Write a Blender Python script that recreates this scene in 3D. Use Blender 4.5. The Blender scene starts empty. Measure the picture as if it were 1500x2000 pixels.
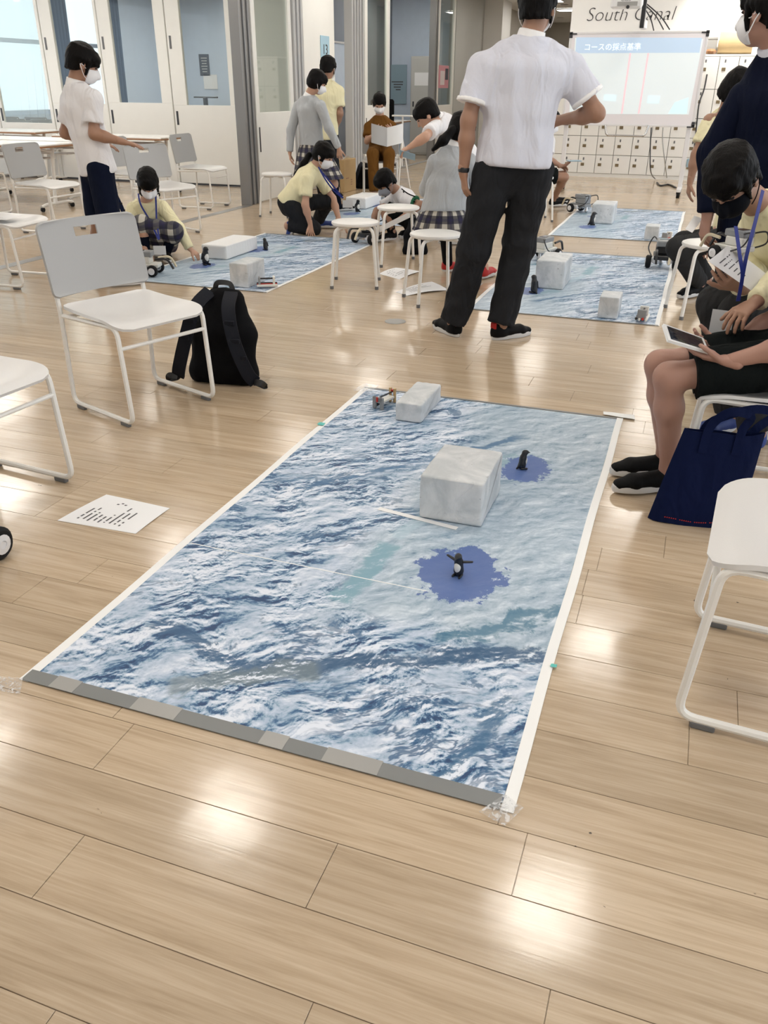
import bpy, math, random
import numpy as np
from mathutils import Vector, Matrix

# ------------------------------------------------------------------ camera, world, lights
scene = bpy.context.scene
F_PX, PITCH, ROLL, YAW = 1611.0, 0.47692, 0.0066, 0.34124     # recovered from the vanishing points of floor and walls
CAM = np.array([0.0, 0.0, 1.32])
_fw = np.array([-math.sin(YAW)*math.cos(PITCH), math.cos(YAW)*math.cos(PITCH), -math.sin(PITCH)])
_r = np.array([math.cos(YAW), math.sin(YAW), 0.0]); _u = np.cross(_r, _fw)
_R = math.cos(ROLL)*_r + math.sin(ROLL)*_u
_U = -math.sin(ROLL)*_r + math.cos(ROLL)*_u
HD = np.array([-math.sin(YAW), math.cos(YAW), 0.0])            # horizontal view heading
SD = np.array([math.cos(YAW), math.sin(YAW), 0.0])             # horizontal direction to the side
cam = bpy.data.cameras.new('camera'); cam.sensor_fit = 'VERTICAL'; cam.sensor_height = 24.0
cam.lens = F_PX/2000*24.0; cam.clip_start = 0.05; cam.clip_end = 200
camo = bpy.data.objects.new('camera', cam); scene.collection.objects.link(camo)
camo.matrix_world = Matrix(((_R[0], _U[0], -_fw[0], CAM[0]), (_R[1], _U[1], -_fw[1], CAM[1]), (_R[2], _U[2], -_fw[2], CAM[2]), (0, 0, 0, 1)))
scene.camera = camo
w = bpy.data.worlds.new('world'); scene.world = w; w.use_nodes = True
bg = w.node_tree.nodes['Background']; bg.inputs[0].default_value = (0.86, 0.93, 1.0, 1); bg.inputs[1].default_value = 1.35
vs = scene.view_settings
vs.view_transform = 'Standard'; vs.look = 'None'; vs.gamma = 1.0; vs.use_curve_mapping = False
vs.exposure = 0.46
LAMP_POWER = 15.0                                              # emission of the ceiling light panels

# ------------------------------------------------------------------ pixel -> place
def ray(x, y): return _fw + _R*(x-750)/F_PX - _U*(y-1000)/F_PX
def G(x, y, z=0.0):
    d = ray(x, y); return CAM + d*((z-CAM[2])/d[2])
def P(x, y, D):
    d = ray(x, y); return CAM + d*(D/(d@HD))
def atX(x, y, X): d = ray(x, y); return CAM + d*(X/d[0])
def atY(x, y, Y): d = ray(x, y); return CAM + d*(Y/d[1])

# ------------------------------------------------------------------ materials
MATS = {}
def newmat(name):
    m = bpy.data.materials.new(name); m.use_nodes = True; MATS[name] = m
    nt = m.node_tree; return m, nt, nt.nodes['Principled BSDF']
def N(nt, t, **kw):
    n = nt.nodes.new(t)
    for k, v in kw.items(): setattr(n, k, v)
    return n
def setin(nt, n, **kw):
    for k, v in kw.items():
        s = n.inputs[k.replace('_', ' ')] if k.replace('_', ' ') in n.inputs else n.inputs[int(k[1:])]
        if isinstance(v, bpy.types.NodeSocket): nt.links.new(v, s)
        else: s.default_value = v
    return n
def math_(nt, op, a, b=None, c=None, clamp=False):
    n = N(nt, 'ShaderNodeMath', operation=op); n.use_clamp = clamp
    for i, v in enumerate((a, b, c)):
        if v is None: continue
        if isinstance(v, bpy.types.NodeSocket): nt.links.new(v, n.inputs[i])
        else: n.inputs[i].default_value = v
    return n.outputs[0]
def mix(nt, fac, a, b):
    n = N(nt, 'ShaderNodeMix', data_type='RGBA')
    for s, v in ((n.inputs[0], fac), (n.inputs[6], a), (n.inputs[7], b)):
        if isinstance(v, bpy.types.NodeSocket): nt.links.new(v, s)
        else: s.default_value = v if not isinstance(v, tuple) or len(v) == 4 else (*v, 1)
    return n.outputs[2]
def ramp(nt, fac, stops):
    n = N(nt, 'ShaderNodeValToRGB'); e = n.color_ramp.elements
    while len(e) < len(stops): e.new(0.5)
    for el, (p, c) in zip(e, stops): el.position = p; el.color = (*c, 1)
    nt.links.new(fac, n.inputs[0]); return n.outputs[0]
def noise(nt, vec, scale, detail=3, rough=0.5, dist=0.0):
    n = N(nt, 'ShaderNodeTexNoise'); setin(nt, n, Scale=scale, Detail=detail, Roughness=rough, Distortion=dist)
    if vec is not None: nt.links.new(vec, n.inputs['Vector'])
    return n
def smooth(nt, x, a, b):
    n = N(nt, 'ShaderNodeMapRange', interpolation_type='SMOOTHSTEP'); nt.links.new(x, n.inputs[0])
    n.inputs[1].default_value = a; n.inputs[2].default_value = b; return n.outputs[0]
def plain(name, col, rough=0.5, metal=0.0, spec=0.5, bump=0.0, bscale=60, vary=0.0, emit=None, coat=0.0, fuzz=0.0, fold=0.0):
    m, nt, b = newmat(name)
    tc = N(nt, 'ShaderNodeTexCoord').outputs['Object']
    b.inputs['Base Color'].default_value = (*col, 1); b.inputs['Roughness'].default_value = rough
    b.inputs['Metallic'].default_value = metal; b.inputs['Specular IOR Level'].default_value = spec
    b.inputs['Coat Weight'].default_value = coat
    if fuzz: b.inputs['Sheen Weight'].default_value = fuzz
    if vary:
        n = noise(nt, tc, 7, 3)
        c = mix(nt, n.outputs[0], tuple(max(0, x*(1-vary)) for x in col), tuple(min(1, x*(1+vary)) for x in col))
        nt.links.new(c, b.inputs['Base Color'])
    if bump:
        n = noise(nt, tc, bscale, 4); bp = N(nt, 'ShaderNodeBump'); bp.inputs['Strength'].default_value = bump
        bp.inputs['Distance'].default_value = 0.01
        nt.links.new(n.outputs[0], bp.inputs['Height']); nt.links.new(bp.outputs[0], b.inputs['Normal'])
        if fold:
            mp = N(nt, 'ShaderNodeMapping'); nt.links.new(tc, mp.inputs[0]); mp.inputs['Scale'].default_value = (1, 1, 0.42); mp.inputs['Rotation'].default_value = (0.35, 0.3, 0)
            fn_ = noise(nt, mp.outputs[0], 8.5, 2, 0.45, 1.6); b2 = N(nt, 'ShaderNodeBump'); b2.inputs['Strength'].default_value = fold; b2.inputs['Distance'].default_value = 0.06
            nt.links.new(fn_.outputs[0], b2.inputs['Height']); nt.links.new(b2.outputs[0], bp.inputs['Normal'])
    if emit: b.inputs['Emission Color'].default_value = (*emit[0], 1); b.inputs['Emission Strength'].default_value = emit[1]
    return m

plain('white_plastic', (0.80, 0.79, 0.77), 0.35, bump=0.05, bscale=300)
plain('white_tube', (0.82, 0.80, 0.76), 0.28)
plain('grey_shell', (0.41, 0.41, 0.41), 0.42, bump=0.06, bscale=400)
plain('seat_grey', (0.70, 0.69, 0.68), 0.36, bump=0.06, bscale=400)
plain('rubber', (0.010, 0.010, 0.011), 0.6, spec=0.2)
plain('glide_grey', (0.14, 0.14, 0.145), 0.5)
plain('tabletop', (0.90, 0.89, 0.87), 0.25)
plain('wood_edge', (0.34, 0.17, 0.08), 0.45, vary=0.2)
plain('wall_white', (0.82, 0.81, 0.79), 0.6, bump=0.02, bscale=90)
plain('panel_white', (0.86, 0.85, 0.81), 0.4, vary=0.02)
plain('wall_grey', (0.50, 0.50, 0.48), 0.7, vary=0.03)
plain('wall_blue', (0.58, 0.67, 0.80), 0.75, vary=0.05)
plain('wall_slate', (0.25, 0.28, 0.33), 0.75, vary=0.05)
plain('jamb', (0.30, 0.30, 0.30), 0.35, metal=0.6)
plain('jamb_light', (0.55, 0.55, 0.55), 0.35, metal=0.3)
plain('ceiling', (0.80, 0.79, 0.77), 0.8)
plain('beige_wall', (0.48, 0.45, 0.40), 0.7, vary=0.04)
plain('steel', (0.55, 0.55, 0.55), 0.25, metal=1.0)
plain('dark_metal', (0.05, 0.05, 0.055), 0.4, metal=0.4)
plain('black_plastic', (0.015, 0.015, 0.017), 0.35)
plain('black_cloth', (0.0035, 0.0035, 0.0045), 0.85, spec=0.12, bump=0.25, bscale=220)
plain('black_strap', (0.01, 0.011, 0.016), 0.6, spec=0.12, bump=0.2, bscale=300)
plain('navy_cloth', (0.004, 0.009, 0.034), 0.85, spec=0.12, bump=0.2, bscale=200)
plain('suit_navy', (0.0022, 0.0045, 0.017), 0.8, spec=0.12, bump=0.15, bscale=150, fold=0.4)
plain('tote_navy', (0.0018, 0.006, 0.036), 0.75, spec=0.12, bump=0.15, bscale=260, fold=0.35)
plain('denim', (0.0035, 0.0065, 0.02), 0.85, spec=0.12, bump=0.2, bscale=260, fold=0.5)
plain('charcoal', (0.019, 0.020, 0.023), 0.8, spec=0.12, bump=0.2, bscale=200, fold=0.6)
plain('grey_trousers', (0.03, 0.03, 0.031), 0.8, spec=0.12, bump=0.2, bscale=200, fold=0.6)
plain('shirt_white', (0.78, 0.77, 0.79), 0.75, bump=0.12, bscale=120, fold=0.5)
plain('collar_white', (0.86, 0.85, 0.85), 0.75)
plain('shirt_lilac', (0.66, 0.67, 0.75), 0.75, bump=0.12, bscale=110, fold=0.45)
plain('shirt_yellow', (0.80, 0.74, 0.48), 0.8, bump=0.12, bscale=120, fold=0.5)
plain('sweater_grey', (0.42, 0.44, 0.46), 0.9, bump=0.3, bscale=260, fuzz=0.3, fold=0.45)
plain('brown_cloth', (0.15, 0.065, 0.013), 0.85, spec=0.12, bump=0.15, bscale=160, fold=0.5)
plain('purple_cloth', (0.035, 0.01, 0.14), 0.8, spec=0.12, bump=0.15, bscale=160, fold=0.5)
plain('shorts_black', (0.0045, 0.0065, 0.0065), 0.85, spec=0.12, bump=0.2, bscale=200, fold=0.5)
plain('sock_navy', (0.003, 0.0045, 0.012), 0.9, spec=0.12)
plain('skin', (0.50, 0.29, 0.20), 0.5, vary=0.10, bump=0.05, bscale=180)
plain('skin_tan', (0.34, 0.185, 0.120), 0.5, vary=0.10, bump=0.05, bscale=180)
plain('skin_rosy', (0.40, 0.22, 0.165), 0.5, vary=0.12, bump=0.05, bscale=180)
plain('mask_white', (0.80, 0.80, 0.82), 0.8)
plain('mask_black', (0.0035, 0.004, 0.007), 0.8, spec=0.12)
plain('mask_grey', (0.30, 0.32, 0.36), 0.8)
plain('eye_dark', (0.02, 0.012, 0.010), 0.2)
plain('shoe_black', (0.004, 0.004, 0.0045), 0.6, spec=0.12, bump=0.2, bscale=200)
plain('shoe_sole', (0.62, 0.61, 0.60), 0.55)
plain('shoe_red', (0.42, 0.012, 0.010), 0.6)
plain('shoe_blue', (0.012, 0.04, 0.20), 0.6)
plain('lanyard_blue', (0.008, 0.022, 0.20), 0.6)
plain('card_holder', (0.62, 0.63, 0.64), 0.25)
plain('cardboard', (0.52, 0.36, 0.18), 0.8, vary=0.08)
plain('kraft_roll', (0.46, 0.34, 0.18), 0.75, vary=0.08)
plain('mat_border', (0.88, 0.88, 0.87), 0.4)
plain('mat_tape', (0.20, 0.205, 0.205), 0.45, vary=0.06)
plain('teal_tape', (0.10, 0.50, 0.46), 0.5)
plain('outlet_grey', (0.36, 0.355, 0.34), 0.4, metal=0.3)
plain('red_plastic', (0.45, 0.02, 0.012), 0.3)
plain('grey_plastic', (0.25, 0.26, 0.27), 0.35)
plain('light_plastic', (0.72, 0.71, 0.66), 0.35)
plain('cream_plastic', (0.66, 0.58, 0.42), 0.4)
plain('penguin_black', (0.010, 0.011, 0.014), 0.4)
plain('penguin_white', (0.75, 0.74, 0.70), 0.5)
plain('penguin_yellow', (0.50, 0.35, 0.05), 0.5)
plain('lettering', (0.035, 0.035, 0.037), 0.5)
plain('ink', (0.09, 0.09, 0.10), 0.7)
plain('screen_dark', (0.012, 0.016, 0.026), 0.08)
plain('tablet_white', (0.78, 0.78, 0.78), 0.3)
plain('locker_white', (0.80, 0.79, 0.76), 0.42, vary=0.02)
plain('locker_gap', (0.28, 0.27, 0.25), 0.7)
plain('lock_brass', (0.22, 0.17, 0.10), 0.4, metal=0.5)
plain('board_frame', (0.74, 0.73, 0.74), 0.35, metal=0.1)
plain('board_surface', (0.82, 0.79, 0.82), 0.25)
plain('slide_white', (0.75, 0.80, 0.82), 0.5, emit=((0.80, 0.96, 1.0), 0.17))
plain('slide_blue', (0.50, 0.62, 0.76), 0.5, emit=((0.55, 0.74, 0.98), 0.20))
plain('slide_red', (0.75, 0.45, 0.48), 0.5, emit=((1.0, 0.58, 0.62), 0.40))
plain('slide_teal', (0.55, 0.78, 0.80), 0.5, emit=((0.55, 0.92, 0.95), 0.40))
plain('slide_grey', (0.60, 0.70, 0.74), 0.5, emit=((0.62, 0.78, 0.84), 0.40))
plain('slide_text', (0.9, 0.95, 0.98), 0.5, emit=((0.9, 1.0, 1.0), 0.40))
plain('sign_blue', (0.40, 0.60, 0.72), 0.5)
plain('poster_pink', (0.62, 0.28, 0.32), 0.5)
plain('poster_pale', (0.70, 0.62, 0.62), 0.5)
plain('notice_dark', (0.05, 0.06, 0.08), 0.5)
plain('curtain_blue', (0.10, 0.16, 0.26), 0.9, bump=0.1)
plain('paper', (0.85, 0.85, 0.86), 0.6)
plain('paper_grey', (0.40, 0.39, 0.38), 0.6)
plain('folder_blue', (0.30, 0.42, 0.50), 0.5)
plain('lamp_glow', (0.9, 0.9, 0.9), 0.5, emit=((1.0, 0.95, 0.87), LAMP_POWER))
plain('spot_glow', (0.9, 0.9, 0.9), 0.5, emit=((1.0, 0.93, 0.82), 9.0))

def glass(name, tint, gloss=0.0):
    m, nt, b = newmat(name); out = nt.nodes['Material Output']; nt.nodes.remove(b)
    t = N(nt, 'ShaderNodeBsdfTransparent'); t.inputs[0].default_value = (*tint, 1)
    g = N(nt, 'ShaderNodeBsdfGlossy'); g.inputs['Roughness'].default_value = 0.02
    lw = N(nt, 'ShaderNodeLayerWeight'); lw.inputs[0].default_value = 0.5
    fac = math_(nt, 'ADD', math_(nt, 'MULTIPLY', math_(nt, 'POWER', lw.outputs['Facing'], 4.0), 0.7), gloss, clamp=True)
    ms = N(nt, 'ShaderNodeMixShader'); nt.links.new(fac, ms.inputs[0]); nt.links.new(t.outputs[0], ms.inputs[1]); nt.links.new(g.outputs[0], ms.inputs[2])
    nt.links.new(ms.outputs[0], out.inputs[0])
glass('glass', (0.90, 0.93, 0.92), 0.03)
glass('glass_dim', (0.80, 0.84, 0.82), 0.08)
def tape_mat():
    m, nt, b = newmat('clear_tape'); out = nt.nodes['Material Output']; b.inputs['Base Color'].default_value = (0.85, 0.85, 0.86, 1); b.inputs['Roughness'].default_value = 0.12
    t = N(nt, 'ShaderNodeBsdfTransparent'); t.inputs[0].default_value = (0.95, 0.95, 0.95, 1); ms = N(nt, 'ShaderNodeMixShader')
    n = noise(nt, N(nt, 'ShaderNodeTexCoord').outputs['Object'], 60, 3, 0.5, 2.0).outputs[0]
    nt.links.new(math_(nt, 'ADD', math_(nt, 'MULTIPLY', smooth(nt, n, 0.5, 0.62), 0.45), 0.14), ms.inputs[0]); nt.links.new(t.outputs[0], ms.inputs[1]); nt.links.new(b.outputs[0], ms.inputs[2]); nt.links.new(ms.outputs[0], out.inputs[0])
tape_mat()
def sheer():
    m, nt, b = newmat('sheer_white'); out = nt.nodes['Material Output']
    b.inputs['Base Color'].default_value = (0.88, 0.93, 0.94, 1); b.inputs['Roughness'].default_value = 0.9
    t = N(nt, 'ShaderNodeBsdfTranslucent'); t.inputs[0].default_value = (0.90, 0.96, 0.97, 1)
    tr = N(nt, 'ShaderNodeBsdfTransparent'); tr.inputs[0].default_value = (1, 1, 1, 1)
    a = N(nt, 'ShaderNodeMixShader'); a.inputs[0].default_value = 0.6; nt.links.new(b.outputs[0], a.inputs[1]); nt.links.new(t.outputs[0], a.inputs[2])
    c = N(nt, 'ShaderNodeMixShader'); c.inputs[0].default_value = 0.78; nt.links.new(a.outputs[0], c.inputs[1]); nt.links.new(tr.outputs[0], c.inputs[2])
    nt.links.new(c.outputs[0], out.inputs[0])
sheer()

PLANK_W, PLANK_L, ROW0 = 0.1525, 0.92, 0.739
def floor_mat():
    m, nt, b = newmat('floor_wood')
    pos = N(nt, 'ShaderNodeNewGeometry').outputs['Position']
    sep = N(nt, 'ShaderNodeSeparateXYZ'); nt.links.new(pos, sep.inputs[0])
    row = math_(nt, 'FLOOR', math_(nt, 'DIVIDE', math_(nt, 'SUBTRACT', sep.outputs[1], ROW0), PLANK_W))
    wn = N(nt, 'ShaderNodeTexWhiteNoise', noise_dimensions='1D'); nt.links.new(row, wn.inputs['W'])
    cv = N(nt, 'ShaderNodeCombineXYZ')
    nt.links.new(math_(nt, 'MULTIPLY', sep.outputs[0], 1.6), cv.inputs[0])
    nt.links.new(math_(nt, 'MULTIPLY', sep.outputs[1], 26.0), cv.inputs[1])
    nt.links.new(math_(nt, 'MULTIPLY', wn.outputs[0], 37.0), cv.inputs[2])
    g1 = noise(nt, cv.outputs[0], 1.6, 6, 0.62, 0.6).outputs[0]
    cv2 = N(nt, 'ShaderNodeCombineXYZ')
    nt.links.new(math_(nt, 'MULTIPLY', sep.outputs[0], 2.6), cv2.inputs[0])
    nt.links.new(math_(nt, 'MULTIPLY', sep.outputs[1], 150.0), cv2.inputs[1])
    nt.links.new(math_(nt, 'MULTIPLY', wn.outputs[0], 17.0), cv2.inputs[2])
    g2 = noise(nt, cv2.outputs[0], 1.3, 3, 0.6).outputs[0]
    c1 = ramp(nt, g1, [(0.28, (0.42, 0.315, 0.21)), (0.47, (0.53, 0.412, 0.288)), (0.62, (0.585, 0.465, 0.335)), (0.78, (0.64, 0.525, 0.39))])
    c2 = mix(nt, smooth(nt, g2, 0.35, 0.70), (0.82, 0.79, 0.75), (1.0, 1.0, 1.0))
    mu = N(nt, 'ShaderNodeMix', data_type='RGBA', blend_type='MULTIPLY'); mu.inputs[0].default_value = 0.6
    nt.links.new(c1, mu.inputs[6]); nt.links.new(c2, mu.inputs[7])
    tone = math_(nt, 'ADD', math_(nt, 'MULTIPLY', wn.outputs[0], 0.14), 0.92)
    mt = N(nt, 'ShaderNodeMix', data_type='RGBA', blend_type='MULTIPLY'); mt.inputs[0].default_value = 1.0
    nt.links.new(mu.outputs[2], mt.inputs[6]); nt.links.new(tone, mt.inputs[7])
    # scuffs: rare dark flecks
    sc = noise(nt, pos, 26, 2, 0.5, 1.5).outputs[0]
    col = mix(nt, smooth(nt, sc, 0.775, 0.80), mt.outputs[2], (0.10, 0.08, 0.06))
    nt.links.new(col, b.inputs['Base Color'])
    rn = noise(nt, pos, 3.0, 4, 0.6).outputs[0]
    rr = N(nt, 'ShaderNodeMapRange'); nt.links.new(rn, rr.inputs[0]); rr.inputs[3].default_value = 0.10; rr.inputs[4].default_value = 0.22
    nt.links.new(rr.outputs[0], b.inputs['Roughness']); b.inputs['Specular IOR Level'].default_value = 0.62
    hb = math_(nt, 'ADD', math_(nt, 'MULTIPLY', noise(nt, pos, 4.0, 2).outputs[0], 1.0), math_(nt, 'MULTIPLY', g2, 0.04))
    bp = N(nt, 'ShaderNodeBump'); bp.inputs['Strength'].default_value = 0.16; bp.inputs['Distance'].default_value = 0.012
    nt.links.new(hb, bp.inputs['Height']); nt.links.new(bp.outputs[0], b.inputs['Normal'])
floor_mat()

def mat_print():
    m, nt, b = newmat('ice_print')
    tc = N(nt, 'ShaderNodeTexCoord').outputs['Object']
    sep = N(nt, 'ShaderNodeSeparateXYZ'); nt.links.new(tc, sep.inputs[0]); X, Y = sep.outputs[0], sep.outputs[1]
    wv = noise(nt, tc, 3.2, 3, 0.55)
    def vadd(v, s, k):
        a = N(nt, 'ShaderNodeVectorMath', operation='SCALE'); nt.links.new(s, a.inputs[0]); a.inputs['Scale'].default_value = k
        c = N(nt, 'ShaderNodeVectorMath', operation='ADD'); nt.links.new(v, c.inputs[0]); nt.links.new(a.outputs[0], c.inputs[1]); return c.outputs[0]
    def rot(v, ang, sx, sy):
        mp = N(nt, 'ShaderNodeMapping'); nt.links.new(v, mp.inputs[0]); mp.inputs['Rotation'].default_value = (0, 0, ang)
        m2 = N(nt, 'ShaderNodeMapping'); nt.links.new(mp.outputs[0], m2.inputs[0]); m2.inputs['Scale'].default_value = (sx, sy, 1); return m2.outputs[0]
    wp = vadd(tc, wv.outputs['Color'], 0.16)
    def relief(v, scale, ang, sx, sy, off, det, typ='FBM'):
        q = rot(v, ang, sx, sy)
        o = N(nt, 'ShaderNodeVectorMath', operation='ADD'); nt.links.new(v, o.inputs[0]); o.inputs[1].default_value = off
        q2 = rot(o.outputs[0], ang, sx, sy)
        a_ = noise(nt, q, scale, det, 0.66); b_ = noise(nt, q2, scale, det, 0.66)
        for x_ in (a_, b_): x_.noise_type = typ
        return math_(nt, 'SUBTRACT', a_.outputs[0], b_.outputs[0])
    e1 = relief(wp, 6.2, -0.75, 0.70, 1.30, (0.015, -0.018, 0), 9)
    e2 = relief(wp, 19.0, -0.6, 0.8, 1.3, (0.0045, -0.0075, 0), 6)
    e3 = relief(wp, 2.6, -0.8, 0.7, 1.4, (0.03, -0.05, 0), 3)
    e4 = math_(nt, 'MULTIPLY', relief(wp, 3.6, -0.75, 0.7, 1.35, (0.008, -0.012, 0), 7, 'RIDGED_MULTIFRACTAL'), 0.42)
    e4 = math_(nt, 'MINIMUM', math_(nt, 'MAXIMUM', e4, -0.32), 0.30)
    big = noise(nt, wp, 2.6, 2, 0.5).outputs[0]
    # rough pack ice towards the left and near edges, calm sheet on the right
    edge = math_(nt, 'ADD', math_(nt, 'MULTIPLY', X, 1.0), math_(nt, 'MULTIPLY', math_(nt, 'SUBTRACT', big, 0.5), 0.55))
    calm_x = smooth(nt, edge, -0.12, 0.10)
    edge_y = math_(nt, 'ADD', Y, math_(nt, 'MULTIPLY', math_(nt, 'SUBTRACT', big, 0.5), 0.5))
    calm = math_(nt, 'MULTIPLY', calm_x, smooth(nt, edge_y, -0.74, -0.54))
    rough = math_(nt, 'SUBTRACT', 1.0, calm)
    patch = smooth(nt, noise(nt, tc, 5.5, 3, 0.5).outputs[0], 0.36, 0.60)
    gain1 = math_(nt, 'ADD', math_(nt, 'MULTIPLY', math_(nt, 'MULTIPLY', rough, patch), 1.7), 1.35)
    gain2 = math_(nt, 'ADD', math_(nt, 'MULTIPLY', math_(nt, 'MULTIPLY', rough, patch), 2.4), 0.75)
    e = math_(nt, 'ADD', math_(nt, 'ADD', math_(nt, 'MULTIPLY', e1, gain1), math_(nt, 'MULTIPLY', e2, gain2)), math_(nt, 'MULTIPLY', math_(nt, 'MULTIPLY', e3, rough), 0.9))
    e = math_(nt, 'ADD', e, math_(nt, 'MULTIPLY', e4, math_(nt, 'ADD', math_(nt, 'MULTIPLY', rough, 0.50), 0.62)))
    v = math_(nt, 'ADD', math_(nt, 'ADD', e, 0.56), math_(nt, 'MULTIPLY', math_(nt, 'SUBTRACT', big, 0.5), 0.25))
    col = ramp(nt, v, [(0.14, (0.020, 0.060, 0.15)), (0.33, (0.060, 0.15, 0.29)), (0.43, (0.25, 0.37, 0.51)), (0.52, (0.40, 0.50, 0.63)), (0.66, (0.54, 0.62, 0.74)), (0.86, (0.76, 0.81, 0.90))])
    calmcol = ramp(nt, v, [(0.28, (0.11, 0.20, 0.31)), (0.43, (0.28, 0.38, 0.49)), (0.52, (0.365, 0.465, 0.565)), (0.63, (0.45, 0.545, 0.635)), (0.85, (0.70, 0.77, 0.84))])
    col = mix(nt, calm, col, calmcol)
    # dark leads: open cracks in the pack
    ln = noise(nt, rot(wp, -0.55, 0.5, 1.5), 3.1, 6, 0.66).outputs[0]
    ridge = math_(nt, 'ABSOLUTE', math_(nt, 'SUBTRACT', ln, 0.5))
    lead = math_(nt, 'MULTIPLY', math_(nt, 'SUBTRACT', 1.0, smooth(nt, ridge, 0.004, 0.022)), math_(nt, 'MULTIPLY', rough, smooth(nt, big, 0.46, 0.60)))
    col = mix(nt, math_(nt, 'MULTIPLY', lead, 0.85), col, (0.035, 0.11, 0.23))
    blot = noise(nt, wp, 9.0, 5, 0.65).outputs[0]
    col = mix(nt, math_(nt, 'MULTIPLY', smooth(nt, blot, 0.60, 0.66), math_(nt, 'MULTIPLY', rough, 0.8)), col, (0.045, 0.13, 0.26))
    # the long curved ridge crossing the near part and the straight crack beside the box
    def band(px, py, ang, hw, hl, wob):
        d = math_(nt, 'ADD', math_(nt, 'MULTIPLY', math_(nt, 'SUBTRACT', X, px), -math.sin(ang)), math_(nt, 'MULTIPLY', math_(nt, 'SUBTRACT', Y, py), math.cos(ang)))
        a = math_(nt, 'ADD', math_(nt, 'MULTIPLY', math_(nt, 'SUBTRACT', X, px), math.cos(ang)), math_(nt, 'MULTIPLY', math_(nt, 'SUBTRACT', Y, py), math.sin(ang)))
        d = math_(nt, 'ADD', d, math_(nt, 'MULTIPLY', math_(nt, 'SUBTRACT', blot, 0.5), wob*1.2))
        return math_(nt, 'MULTIPLY', math_(nt, 'SUBTRACT', 1.0, smooth(nt, math_(nt, 'ABSOLUTE', d), hw*0.5, hw)), math_(nt, 'SUBTRACT', 1.0, smooth(nt, math_(nt, 'ABSOLUTE', a), hl*0.85, hl)))
    for (px, py, ang, hw, hl, wob, c, k) in ((0.25, -0.80, 0.42, 0.040, 0.42, 0.14, (0.035, 0.10, 0.20), 0.9), (-0.25, -0.93, -0.25, 0.034, 0.22, 0.12, (0.04, 0.11, 0.22), 0.85),
                                             (0.50, -1.02, 1.35, 0.026, 0.20, 0.10, (0.05, 0.14, 0.26), 0.8), (-0.12, 0.40, 0.85, 0.022, 0.60, 0.10, (0.05, 0.15, 0.30), 0.75),
                                             (-0.35, 0.20, 0.60, 0.010, 0.45, 0.10, (0.08, 0.19, 0.34), 0.7), (0.46, -0.55, 0.75, 0.05, 0.22, 0.22, (0.05, 0.17, 0.27), 0.8),
                                             (0.00, -0.42, 1.50, 0.050, 0.20, 0.10, (0.19, 0.36, 0.45), 0.9), (0.06, -0.05, 1.25, 0.03, 0.16, 0.05, (0.40, 0.55, 0.64), 0.6),
                                             (0.20, 0.52, 0.9, 0.055, 0.13, 0.02, (0.26, 0.40, 0.48), 0.8), (-0.10, -1.00, 0.55, 0.050, 0.20, 0.12, (0.17, 0.22, 0.25), 0.75)):
        col = mix(nt, math_(nt, 'MULTIPLY', math_(nt, 'MULTIPLY', band(px, py, ang, hw, hl, wob), k), smooth(nt, math_(nt, 'SUBTRACT', 1.0, v), 0.10, 0.42)), col, c)
    # blue melt pools
    for (px, py, rx, ry) in ((0.276, -0.33, 0.140, 0.165), (0.315, 0.50, 0.095, 0.145)):
        dx = math_(nt, 'DIVIDE', math_(nt, 'SUBTRACT', X, px), rx); dy = math_(nt, 'DIVIDE', math_(nt, 'SUBTRACT', Y, py), ry)
        rr = math_(nt, 'SQRT', math_(nt, 'ADD', math_(nt, 'MULTIPLY', dx, dx), math_(nt, 'MULTIPLY', dy, dy)))
        rr = math_(nt, 'ADD', rr, math_(nt, 'MULTIPLY', math_(nt, 'SUBTRACT', noise(nt, tc, 15, 7, 0.75).outputs[0], 0.5), 1.7))
        k = math_(nt, 'SUBTRACT', 1.0, smooth(nt, rr, 0.90, 0.96))
        pc = mix(nt, noise(nt, tc, 6, 3).outputs[0], (0.055, 0.105, 0.32), (0.11, 0.18, 0.42))
        col = mix(nt, math_(nt, 'MULTIPLY', k, 0.94), col, pc)
    nt.links.new(col, b.inputs['Base Color']); b.inputs['Roughness'].default_value = 0.42; b.inputs['Specular IOR Level'].default_value = 0.35
    bp = N(nt, 'ShaderNodeBump'); bp.inputs['Strength'].default_value = 0.10; bp.inputs['Distance'].default_value = 0.02
    nt.links.new(noise(nt, tc, 3.0, 2).outputs[0], bp.inputs['Height']); nt.links.new(bp.outputs[0], b.inputs['Normal'])
mat_print()

def plaid():
    m, nt, b = newmat('plaid'); uv = N(nt, 'ShaderNodeUVMap').outputs[0]
    sep = N(nt, 'ShaderNodeSeparateXYZ'); nt.links.new(uv, sep.inputs[0])
    def stripes(s, ph):
        f = math_(nt, 'FRACT', math_(nt, 'ADD', s, ph))
        return math_(nt, 'LESS_THAN', f, 0.42), math_(nt, 'LESS_THAN', math_(nt, 'ABSOLUTE', math_(nt, 'SUBTRACT', f, 0.72)), 0.10)
    a, a2 = stripes(sep.outputs[0], 0.0); c, c2 = stripes(sep.outputs[1], 0.1)
    lv = math_(nt, 'ADD', a, c); col = ramp(nt, math_(nt, 'DIVIDE', lv, 2.0), [(0.0, (0.014, 0.014, 0.030)), (0.5, (0.095, 0.090, 0.090)), (1.0, (0.50, 0.47, 0.41))])
    col = mix(nt, math_(nt, 'MULTIPLY', math_(nt, 'ADD', a2, c2), 0.42), col, (0.016, 0.012, 0.055))
    nt.links.new(col, b.inputs['Base Color']); b.inputs['Roughness'].default_value = 0.85
plaid()
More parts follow.
